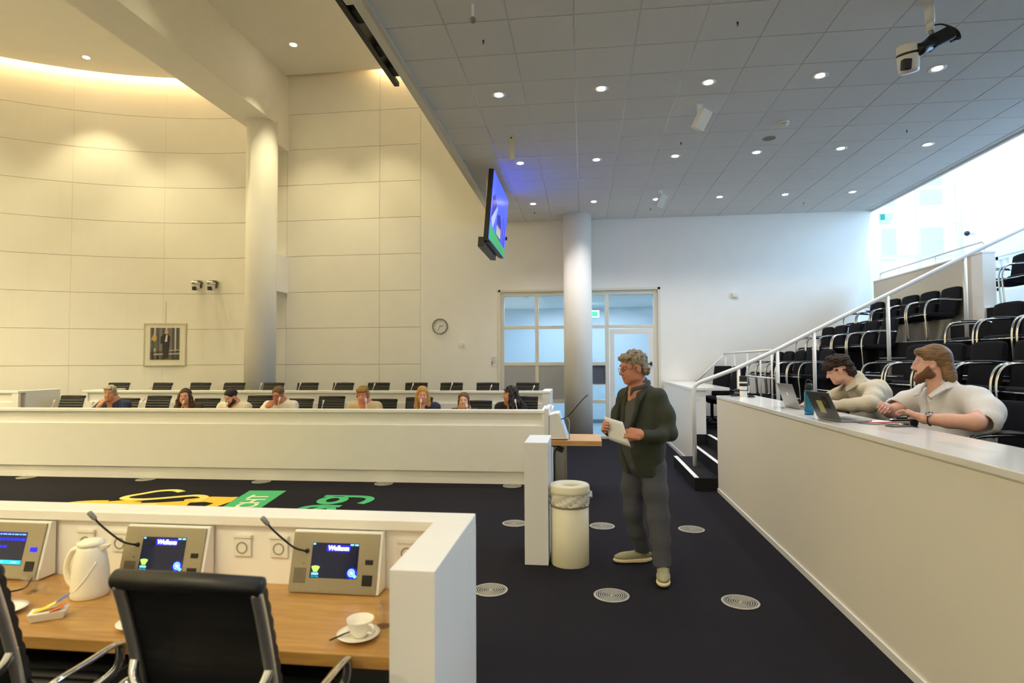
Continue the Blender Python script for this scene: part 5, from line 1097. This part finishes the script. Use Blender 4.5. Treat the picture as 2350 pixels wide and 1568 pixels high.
    s.box((.5,4.9,.02),(.6,.6,.075),None,0,.006,cut=True); s.wrinkle(.0032,20,19,(1,1,1.1)); s.wrinkle(.0014,48,23)
    put_mesh('trousers', s, [mat('slate trousers', (72,74,82), .8, noise=.1, scale=140, bump=.15)], root)
    SH = mat('sage trainers', (146,144,112), .8, noise=.12, scale=160, bump=.3); SO = mat('cream sole', (220,204,166), .6)
    def shoe(heel, toe, lift):
        heel = V(*heel); toe = V(*toe); f = toe-heel; L = np.linalg.norm(f); f /= L; r = np.cross(f,V(0,0,1)); r /= np.linalg.norm(r); u = np.cross(r,f); R = np.stack([r,f,u],1); P = lambda x,y,z: heel+R @ V(x,y*L,z)
        s = SDF(np.minimum(heel,toe)-.12,np.maximum(heel,toe)+V(.12,.12,.2),.005)
        s.ell(P(0,.22,.055),(.042,.085,.045),R,.02); s.ell(P(0,.55,.05),(.046,.11,.035),R,.03); s.ell(P(0,.78,.042),(.047,.075,.028),R,.02); s.cone(P(0,.25,.07),P(0,.22,.115),.042,.046,.02)
        s.box(P(0,.5,-.03),(.1,.3,.045),R,0,.004,cut=True); a = put_mesh('shoe', s, [SH], root)
        m = SDF(np.minimum(heel,toe)-.12,np.maximum(heel,toe)+V(.12,.12,.12),.005)
        m.ell(P(0,.22,.018),(.047,.088,.03),R,.03); m.ell(P(0,.55,.014),(.047,.12,.022),R,.04); m.ell(P(0,.80,.018),(.050,.078,.022),R,.03); m.box(P(0,.5,-.05),(.1,.3,.05),R,0,.004,cut=True); m.box(P(0,.5,.075),(.1,.3,.04),R,0,.004,cut=True)
        put_mesh('sole', m, [SO], a)
        l = MB()
        for k in range(5): y = .38+.06*k; z = .098-.008*k; l.tube([Vector(P(-.022,y,z-.006)),Vector(P(0,y+.012,z+.004)),Vector(P(.022,y,z-.006))], .0035, 6)
        obj('laces', l, mat('grey green lace', (120,124,104), .8), a, smooth=True)
    shoe((.545,5.125,.006),(.255,5.065,.006),0); shoe((.615,4.79,.015),(.578,4.51,.018),.02)
    # papers: a thin bent stack
    t = thing('papers', 'sheets of white paper held by the standing man', 'paper', (.27,4.7,1.1))
    A, B, Cc, D = V(.158,4.72,1.265), V(.296,4.60,1.233), V(.352,4.565,1.050), V(.200,4.70,1.085); m = MB(); vs = []; fs = []
    for i in range(9):
        for j in range(7):
            u, v = i/8, j/6; p = (A*(1-u)+B*u)*(1-v)+(D*(1-u)+Cc*u)*v; p = p+V(-.4,-.8,.1)*.014*math.sin(PI*u)*(1-v*.6); vs.append(tuple(p))
    for i in range(8):
        for j in range(6): fs.append((i*7+j,i*7+j+1,(i+1)*7+j+1,(i+1)*7+j))
    for k in range(3):
        o = obj('sheet', MB().add([(x+.0025*k,y+.004*k,z-.003*k) for x,y,z in vs],fs), M_PAPER, t, smooth=True); sm = o.modifiers.new('thick','SOLIDIFY'); sm.thickness = .0012
def roty(a): c, q = math.cos(a), math.sin(a); return np.array([[c,0,q],[0,1,0],[-q,0,c]])
standing_man()

# ---------------------------------------------------------------- bearded man at the counter
def bearded_man():
    root = person('bearded man in a white polo shirt seated at the counter', (2.8,4.7,.52))
    ho = (2.575,4.70,1.668); RH = frame((-.90,.42), -.04); RB = frame((-1,-.05)); sk = skin('fair', (226,176,154), beard=(104,72,48))
    s = SDF((2.0,3.95,.6),(3.1,5.45,1.9),.0062)
    head(s, ho, RH, 1.06, beard=1.05, jaw=1.08, neck=(2.645,4.70,1.48), neckr=.064)
    s.ell((2.72,4.70,1.2),(.2,.15,.3),RB,.03); s.cone((2.64,4.70,1.46),(2.70,4.70,1.36),.085,.12,.05); s.ell((2.75,4.70,1.0),(.2,.17,.2),RB,.03)
    s.cone((2.75,4.55,1.0),(2.35,4.45,1.02),.09,.075,.03); s.cone((2.75,4.85,1.0),(2.35,4.95,1.02),.09,.075,.03); s.cone((2.35,4.45,1.02),(2.4,4.45,.56),.06,.045,.02); s.cone((2.35,4.95,1.02),(2.4,4.95,.56),.06,.045,.02)
    s.cone((2.70,4.70,1.36),(2.70,4.42,1.42),.09,.06,.03); s.cone((2.70,4.70,1.36),(2.66,4.98,1.42),.09,.06,.03); s.path([(2.70,4.42,1.42),(2.66,4.30,1.33),(2.56,4.20,1.285)],[.06,.058,.056],.02); s.path([(2.56,4.20,1.285),(2.45,4.29,1.288),(2.345,4.385,1.295)],[.056,.048,.035],.02)
    hand_(s, (2.335,4.40,1.298), (-.55,.75,.36), (-.35,-.1,-.8), -1, (.25,.45,.35), .12, 1.0, (.5,.3))
    s.path([(2.66,4.98,1.42),(2.55,5.04,1.33),(2.44,5.02,1.29)],[.06,.056,.052],.02); s.path([(2.44,5.02,1.29),(2.37,4.955,1.315),(2.335,4.915,1.335)],[.052,.045,.036],.02)
    hand_(s, (2.33,4.905,1.34), (-.25,-.75,.12), (-.5,.2,-.75), 1, (.75,.9,.7), .1, 1.0, (.5,.5))
    put_mesh('body', s, sk, root); eyes(root, ho, RH, 1.06, (80,100,110), (120,84,56), lid=(208,158,138), down=.4); spectacles(root, ho, RH, 1.06, (190,176,170), .017, .001)
    s = SDF((2.36,4.45,1.42),(2.82,4.95,1.9),.005); o = V(*ho); T = lambda x,y,z: o+1.06*(RH @ V(x,y,z))
    s.ell(T(0,-.022,.056), V(.090,.106,.090)*1.06, RH, .01); s.ell(T(0,.098,.020), V(.078,.070,.066)*1.06, RH, .01, cut=True); s.ell(T(0,.06,-.06), V(.10,.090,.085)*1.06, RH, .01, cut=True)
    for q in (-1,1): s.ell(T(q*.082,.022,-.010), V(.026,.034,.044)*1.06, RH, .008, cut=True)
    s.ell(T(0,-.085,-.05), V(.078,.05,.105)*1.06, RH, .04); s.ell(T(0,-.10,-.115), V(.07,.035,.06)*1.06, RH, .03); s.cone(T(-.05,.07,.09), T(.05,.07,.09), .026, .026, .03)
    s.wrinkle(.003,85,4,(.5,.5,.5)); put_mesh('hair', s, [mat('chestnut hair', (116,88,56), .6, noise=.5, scale=45, bump=.5, stretch=(.5,.5,2.2))], root)
    s = SDF((2.2,4.0,.85),(3.15,5.4,1.62),.0075)
    s.ell((2.735,4.70,1.22),(.285,.20,.29),RB,.02); s.ell((2.70,4.70,1.05),(.275,.235,.22),RB,.06); s.cone((2.70,4.47,1.425),(2.67,4.95,1.42),.095,.095,.06); s.cone((2.665,4.70,1.43),(2.65,4.70,1.535),.105,.088,.03)
    s.path([(2.72,4.44,1.40),(2.71,4.33,1.34),(2.66,4.255,1.295)],[.105,.10,.090],.04); s.path([(2.67,4.96,1.40),(2.59,5.06,1.355),(2.51,5.07,1.325)],[.10,.092,.082],.04)
    s.cone((2.66,4.255,1.295),(2.53,4.14,1.245),.057,.056,.006,cut=True); s.cone((2.50,5.06,1.32),(2.38,4.98,1.30),.06,.06,.01,cut=True)
    s.ell((2.625,4.70,1.575),(.085,.082,.08),RB,.01,cut=True); s.ell((2.545,4.705,1.475),(.036,.07,.085),RB,.01,cut=True)
    s.wrinkle(.0035,26,8); PM = mat('white knit polo', (226,224,222), .85, noise=.05, scale=220, bump=.5); put_mesh('polo_shirt', s, [PM], root)
    for q in (-1,1):
        m = MB(); P = [V(2.652,4.70,.03)+RB @ V(q*a,b,0)+V(0,0,z) for a,b,z in ((.088,-.04,1.525),(.10,.05,1.50),(.05,.135,1.405),(.105,.15,1.39),(.135,.06,1.455),(.122,-.04,1.48))]; n = RB @ V(q*.006,.010,.008)
        for k in ((0,1,4,5),(1,2,3,4)): m.hexa([Vector(P[i]) for i in k]+[Vector(P[i]+n) for i in k])
        obj('collar', m, PM, root, bev=.004)
    s = SDF((2.2,4.2,.55),(3.1,5.2,1.12),.01); s.ell((2.78,4.70,1.0),(.21,.19,.13),RB,.03)
    for y in (4.47,4.93): s.path([(2.78,4.7+(y-4.7)*.6,1.01),(2.36,y,1.02)],[.11,.09],.03); s.path([(2.36,y,1.02),(2.42,y,.60)],[.085,.07],.02)
    put_mesh('trousers', s, [mat('black trousers', (34,34,38), .85)], root)
    for y in (4.47,4.93): obj('shoe', MB().obox((2.36,y,.55),(.13,.045,.03),Matrix.Identity(3)), M_BLACKP, root, bev=.02)
    # wrist watch
    c = V(2.372,4.362,1.294); d = V(-.62,.78,.05); d /= np.linalg.norm(d); a = np.cross(d,V(0,0,1)); a /= np.linalg.norm(a); b = np.cross(a,d)
    w = obj('watch_strap', MB().tube([Vector(c+(a*math.cos(k*PI/10)+b*math.sin(k*PI/10))*.040) for k in range(20)], .011, 8, closed=True, flat=.35), mat('navy strap', (36,44,56), .4), root, smooth=True)
    q = c+b*.034+a*-.026; obj('watch_case', MB().lathe([(0,-.004),(.02,-.004),(.021,.002),(.018,.007),(0,.007)],n=20).xf(Matrix.Translation(Vector(q)) @ Vector((b*.8-a*.6)).to_track_quat('Z','Y').to_matrix().to_4x4()), M_CHROME, w, smooth=True)
bearded_man()

# ---------------------------------------------------------------- curly-haired man leaning over his laptop
def curly_man():
    root = person('curly-haired man in a beige shirt jacket leaning over the counter', (2.8,5.75,.52))
    ho = (2.43,5.93,1.600); RH = frame((-.94,.33), -.38); RB = frame((-1,.05)); sk = skin('light', (228,180,158))
    s = SDF((2.0,5.2,.6),(3.1,6.3,1.82),.0062)
    head(s, ho, RH, 1.02, jaw=.98, neck=(2.545,5.895,1.495), neckr=.056)
    s.cone((2.57,5.89,1.43),(2.80,5.80,1.05),.085,.13,.04); s.ell((2.86,5.76,.98),(.18,.15,.16),RB,.03)
    for y in (5.6,5.92): s.cone((2.86,y,.98),(2.42,y,1.0),.085,.07,.03); s.cone((2.42,y,1.0),(2.46,y,.56),.055,.045,.02)
    s.cone((2.60,5.88,1.36),(2.58,5.65,1.40),.07,.05,.03); s.cone((2.60,5.88,1.36),(2.56,6.04,1.40),.07,.05,.03); s.path([(2.58,5.65,1.40),(2.48,5.45,1.315),(2.36,5.52,1.29),(2.22,5.64,1.285)],[.05,.045,.042,.03],.02); s.path([(2.56,6.04,1.40),(2.42,6.12,1.30),(2.22,6.0,1.285)],[.05,.045,.03],.02)
    hand_(s, (2.215,5.645,1.288), (-.85,.45,-.02), (0,0,-1), -1, (.2,.5,.4), .1, .95, (.5,.3)); hand_(s, (2.215,5.995,1.288), (-.9,-.3,-.02), (0,0,-1), 1, (.2,.5,.4), .1, .95, (.5,.3))
    put_mesh('body', s, sk, root); eyes(root, ho, RH, 1.02, (70,60,50), (60,44,34), lid=(210,162,140), down=1)
    s = SDF((2.22,5.66,1.46),(2.70,6.14,1.84),.0042); o = V(*ho); T = lambda x,y,z: o+1.02*(RH @ V(x,y,z))
    s.ell(T(0,-.010,.078), V(.094,.116,.084)*1.02, RH, .01); s.ell(T(0,.075,.068), V(.085,.045,.044)*1.02, RH, .03); s.ell(T(0,-.085,-.01), V(.074,.05,.085)*1.02, RH, .03); s.ell(T(0,-.092,-.07), V(.05,.03,.05)*1.02, RH, .02)
    s.ell(T(0,.118,.012), V(.09,.078,.052)*1.02, RH, .01, cut=True); s.ell(T(0,.045,-.055), V(.105,.080,.085)*1.02, RH, .008, cut=True)
    for q in (-1,1): s.ell(T(q*.082,.0,-.005), V(.026,.04,.044)*1.02, RH, .006, cut=True)
    s.wrinkle(.0075,95,21); s.wrinkle(.0055,190,22); put_mesh('hair', s, [mat('dark curly hair', (52,38,30), .8, noise=.5, scale=120, bump=.8)], root)
    s = SDF((2.1,5.25,.85),(3.2,6.3,1.62),.0075)
    s.ell((2.67,5.84,1.26),(.215,.15,.27),frame((-.95,.05),.30),.03); s.ell((2.78,5.80,1.08),(.215,.175,.22),RB,.06); s.cone((2.60,5.68,1.425),(2.575,6.04,1.42),.082,.082,.06); s.cone((2.60,5.895,1.43),(2.565,5.905,1.53),.098,.080,.03)
    s.path([(2.60,5.65,1.41),(2.545,5.52,1.35),(2.475,5.43,1.315)],[.086,.078,.07],.04); s.path([(2.475,5.425,1.315),(2.38,5.50,1.308),(2.25,5.61,1.30)],[.068,.058,.046],.03); s.path([(2.57,6.05,1.41),(2.46,6.11,1.33),(2.42,6.12,1.315)],[.085,.075,.068],.04); s.path([(2.42,6.12,1.315),(2.25,6.02,1.30)],[.065,.046],.03)
    s.ell((2.505,5.915,1.545),(.075,.085,.07),RB,.01,cut=True); s.box((2.45,5.88,1.34),(.06,.05,.13),frame((-.85,.05),.4),.01,.01,cut=True)
    s.wrinkle(.006,30,31); BM = mat('beige shirt jacket', (196,186,164), .85, noise=.1, scale=150, bump=.3); put_mesh('jacket', s, [BM], root)
    s = SDF((2.3,5.55,1.0),(2.9,6.1,1.52),.008); s.cone((2.59,5.88,1.40),(2.70,5.83,1.12),.10,.14,.03); s.ell((2.50,5.91,1.50),(.07,.07,.06),RB,.01,cut=True); put_mesh('t_shirt', s, [mat('cream t-shirt', (206,200,184), .9)], root)
    for q in (-1,1):
        m = MB(); P = [V(2.56,5.905,.03)+RB @ V(q*a,b,0)+V(0,0,z) for a,b,z in ((.075,-.055,1.52),(.085,.03,1.49),(.055,.105,1.40),(.11,.11,1.37),(.14,.03,1.43),(.12,-.055,1.47))]; n = RB @ V(q*.008,.012,.010)
        for k in ((0,1,4,5),(1,2,3,4)): m.hexa([Vector(P[i]) for i in k]+[Vector(P[i]+n) for i in k])
        obj('collar', m, BM, root, bev=.004)
    s = SDF((2.2,5.4,.55),(3.2,6.15,1.12),.01); s.ell((2.88,5.76,1.0),(.19,.17,.12),RB,.03)
    for y in (5.58,5.94): s.path([(2.88,5.76+(y-5.76)*.6,1.0),(2.42,y,1.0)],[.10,.085],.03); s.path([(2.42,y,1.0),(2.47,y,.60)],[.08,.065],.02)
    put_mesh('trousers', s, [MATS['black trousers']], root)
    for y in (5.58,5.94): obj('shoe', MB().obox((2.42,y,.55),(.13,.045,.03),Matrix.Identity(3)), M_BLACKP, root, bev=.02)
curly_man()

# ---------------------------------------------------------------- council members (seen from the chest up behind the bench)
def member(label, x, y, ztop, fwd, pitch, skinc, hairc, cloth, style, roll=0, sh=.19, pose=None, glasses=False, lean=0.0, drop=.0):
    root = person(label, (x,y+.1,.17)); ho = V(x,y,ztop-.135); RH = frame(fwd,pitch,roll); RB = frame((0+.0,-1)); o = ho
    T = lambda a,b,c: o+(RH @ V(a,b,c)); sk = skin('m', skinc, beard=(52,38,28))
    nk = V(x,y+.075,ztop-.235-drop*.5); zs = nk[2]-.035
    s = SDF((x-.5,y-.62,.55),(x+.5,y+.5,ztop+.03),.0085)
    head(s, ho, RH, 1.0, beard=.9 if style == 'bearded' else 0, jaw=.93 if style in ('wavy','blonde','tied','curly') else 1.05, neck=nk, neckr=.049)
    s.cone(nk-V(0,0,.02),(x,y+.16,.75),.10,.14,.04)
    for q in (-1,1):
        s.cone((x,y+.10,zs-.08),(x+q*sh,y+.09,zs-.06),.07,.05,.02); s.cone((x+q*sh,y+.09,zs-.06),(x+q*(sh+.05),y-.02 if not (pose and q == -1) else y-.22,zs-.27),.05,.045,.02); s.cone((x+q*.1,y+.16,.70),(x+q*.12,y-.25,.66),.08,.065,.02); s.cone((x+q*.12,y-.25,.66),(x+q*.12,y-.22,.25),.055,.045,.02)
    hands = []
    for q in (-1,1):
        if pose == 'chin' and q == -1: w = V(x-.07,y-.14,ho[2]-.20); f = V(.35,.25,.75); n = V(.3,.9,-.1)
        elif pose == 'mouth' and q == -1: w = V(x-.10,y-.14,ho[2]-.17); f = V(.75,.1,.55); n = V(.2,.95,0)
        else: w = V(x+q*.10,y-.34,.80); f = V(-q*.5,-.6,0); n = V(0,0,-1)
        e = V(x+q*(sh+.05),y-.02 if w[2] < .9 else y-.22,zs-.27); s.cone(e,w,.042,.03,.02); hand_(s, w, f, n, -q, (.7,.8,.6) if w[2] > .9 else (.2,.3,.2), .05, 1.0); hands.append((e,w,q))
    put_mesh('body', s, sk, root); eyes(root, ho, RH, 1.0, (60,50,44), tuple(int(c*.7) for c in hairc), lid=tuple(int(c*.92) for c in skinc), down=1 if pitch < -.1 else .2)
    if glasses: spectacles(root, ho, RH, 1.0, (40,36,34), .018, .0018)
    s = SDF((x-.24,y-.2,ztop-.55),(x+.24,y+.28,ztop+.04),.0062)
    s.ell(T(0,-.016,.056), V(.086,.104,.086), RH, .01); s.ell(T(0,.095,.012), V(.072,.072,.066), RH, .01, cut=True); s.ell(T(0,.06,-.06), V(.088,.085,.085), RH, .01, cut=True)
    rs = dict(wavy=(.0075,45), curly=(.012,75), blonde=(.003,60), tied=(.003,60), bearded=(.002,80), grey=(.005,60), short=(.002,70), mop=(.007,60))[style]
    if style in ('short','bearded'):
        s.ell(T(0,-.03,-.07), V(.12,.10,.075), RH, .02, cut=True)
        for q in (-1,1): s.ell(T(q*.085,.0,-.02), V(.03,.07,.05), RH, .01, cut=True)
    if style == 'grey': s.ell(T(0,-.05,-.03), V(.09,.065,.075), RH, .02); s.ell(T(.02,.07,.095), V(.055,.03,.02), RH, .02)
    if style == 'mop': s.ell(T(.01,.066,.088), V(.075,.034,.034), RH, .02); [s.ell(T(q*.078,-.01,-.01), V(.022,.05,.055), RH, .02) for q in (-1,1)]
    if style in ('wavy','blonde','curly'):
        w = dict(wavy=1.05, blonde=.95, curly=1.15)[style]
        for q in (-1,1): s.path([T(q*.07,.0,.03),T(q*.088*w,.0,-.07),T(q*.10*w,.01,-.17),T(q*.095*w,.03,-.25)],[.03,.036*w,.040*w,.03],.02)
        s.path([T(0,-.07,.0),T(0,-.085,-.12),T(0,-.07,-.24)],[.07,.075*w,.06],.03)
    if style == 'tied': s.ell(T(0,-.06,-.02), V(.08,.06,.08), RH, .02); [s.path([T(q*.078,.02,.02),T(q*.085,.03,-.09)],[.012,.006],.01) for q in (-1,1)]
    s.wrinkle(rs[0],rs[1],int(abs(x)*10)); put_mesh('hair', s, [mat('hair %d %d %d' % hairc, hairc, .7, noise=.4, scale=70, bump=.5)], root)
    s = SDF((x-.55,y-.5,.6),(x+.55,y+.55,ztop-.05),.0095)
    s.ell((x,y+.13,zs-.22),(sh+.03,.15,.27),None,.03); s.cone((x-sh+.02,y+.09,zs-.06),(x+sh-.02,y+.09,zs-.06),.078,.078,.06); s.cone(nk-V(0,0,.07),nk-V(0,-.01,.02),.09,.074,.03)
    for e, w, q in hands: s.cone((x+q*sh,y+.09,zs-.06),e,.076,.062,.04); s.cone(e,e+(w-e)*.80,.058,.044,.03)
    s.ell(nk+V(0,-.03,.04),(.068,.068,.06),None,.01,cut=True)
    if cloth[1]: s.box((x,y-.06,zs-.04),(.032,.11,.10),None,.01,.012,cut=True)
    s.wrinkle(.004,30,int(abs(x)*7)); put_mesh('top' if not cloth[1] else 'jacket', s, [mat('cloth %d %d %d' % cloth[0], cloth[0], .85, noise=.1, scale=150, bump=.2)], root)
    if cloth[1]:
        s = SDF((x-.2,y-.15,.7),(x+.2,y+.35,ztop-.1),.009); s.ell((x,y+.13,zs-.22),(sh,.135,.26),None,.03); s.cone(nk-V(0,0,.09),nk-V(0,-.01,.03),.085,.068,.03); s.ell(nk+V(0,-.03,.03),(.062,.062,.055),None,.01,cut=True); put_mesh('shirt', s, [mat('shirt %d %d %d' % cloth[1], cloth[1], .85)], root)
    return root
Y1 = 8.80
def mx(px_at9): return px_at9*Y1/9.0
member('grey-haired man in a blue jacket resting his chin on his hand', mx(-7.94), Y1, 1.345, (.35,-1), -.12, (206,150,116), (164,152,128), ((40,48,84),(150,170,190)), 'grey', pose='chin', sh=.21)
member('woman with long wavy brown hair behind the front bench', mx(-6.57), Y1, 1.29, (.35,-1), -.02, (214,158,130), (70,50,34), ((58,48,38),None), 'wavy', sh=.17)
member('dark-haired bearded man in a white sweater looking down', mx(-5.75), Y1, 1.285, (-.45,-1), -.40, (212,158,128), (34,28,24), ((232,226,214),None), 'bearded', sh=.22, drop=-.06)
member('man with glasses in a white shirt covering his mouth', mx(-4.93), Y1, 1.325, (-.05,-1), -.28, (206,136,104), (112,84,58), ((234,230,220),None), 'short', pose='mouth', glasses=True, sh=.22, drop=-.04)
member('young man with tousled blond hair in a beige jacket', mx(-3.50), Y1, 1.335, (.1,-1), -.30, (220,150,126), (150,112,58), ((206,190,156),(186,196,206)), 'mop', sh=.21)
member('blonde woman with long hair in a navy top', mx(-2.52), Y1, 1.33, (.25,-1), -.18, (224,166,136), (178,140,72), ((34,44,72),(40,34,34)), 'blonde', sh=.18)
member('young woman with tied brown hair in a dark brown top', mx(-1.86), Y1, 1.235, (.15,-1), .08, (226,176,150), (92,68,46), ((62,54,50),None), 'tied', sh=.17)
member('woman with dark curly hair turning to her neighbour', mx(-1.13), Y1, 1.335, (-.95,-.35), -.05, (204,148,116), (34,27,24), ((24,23,26),(120,96,80)), 'curly', sh=.17)
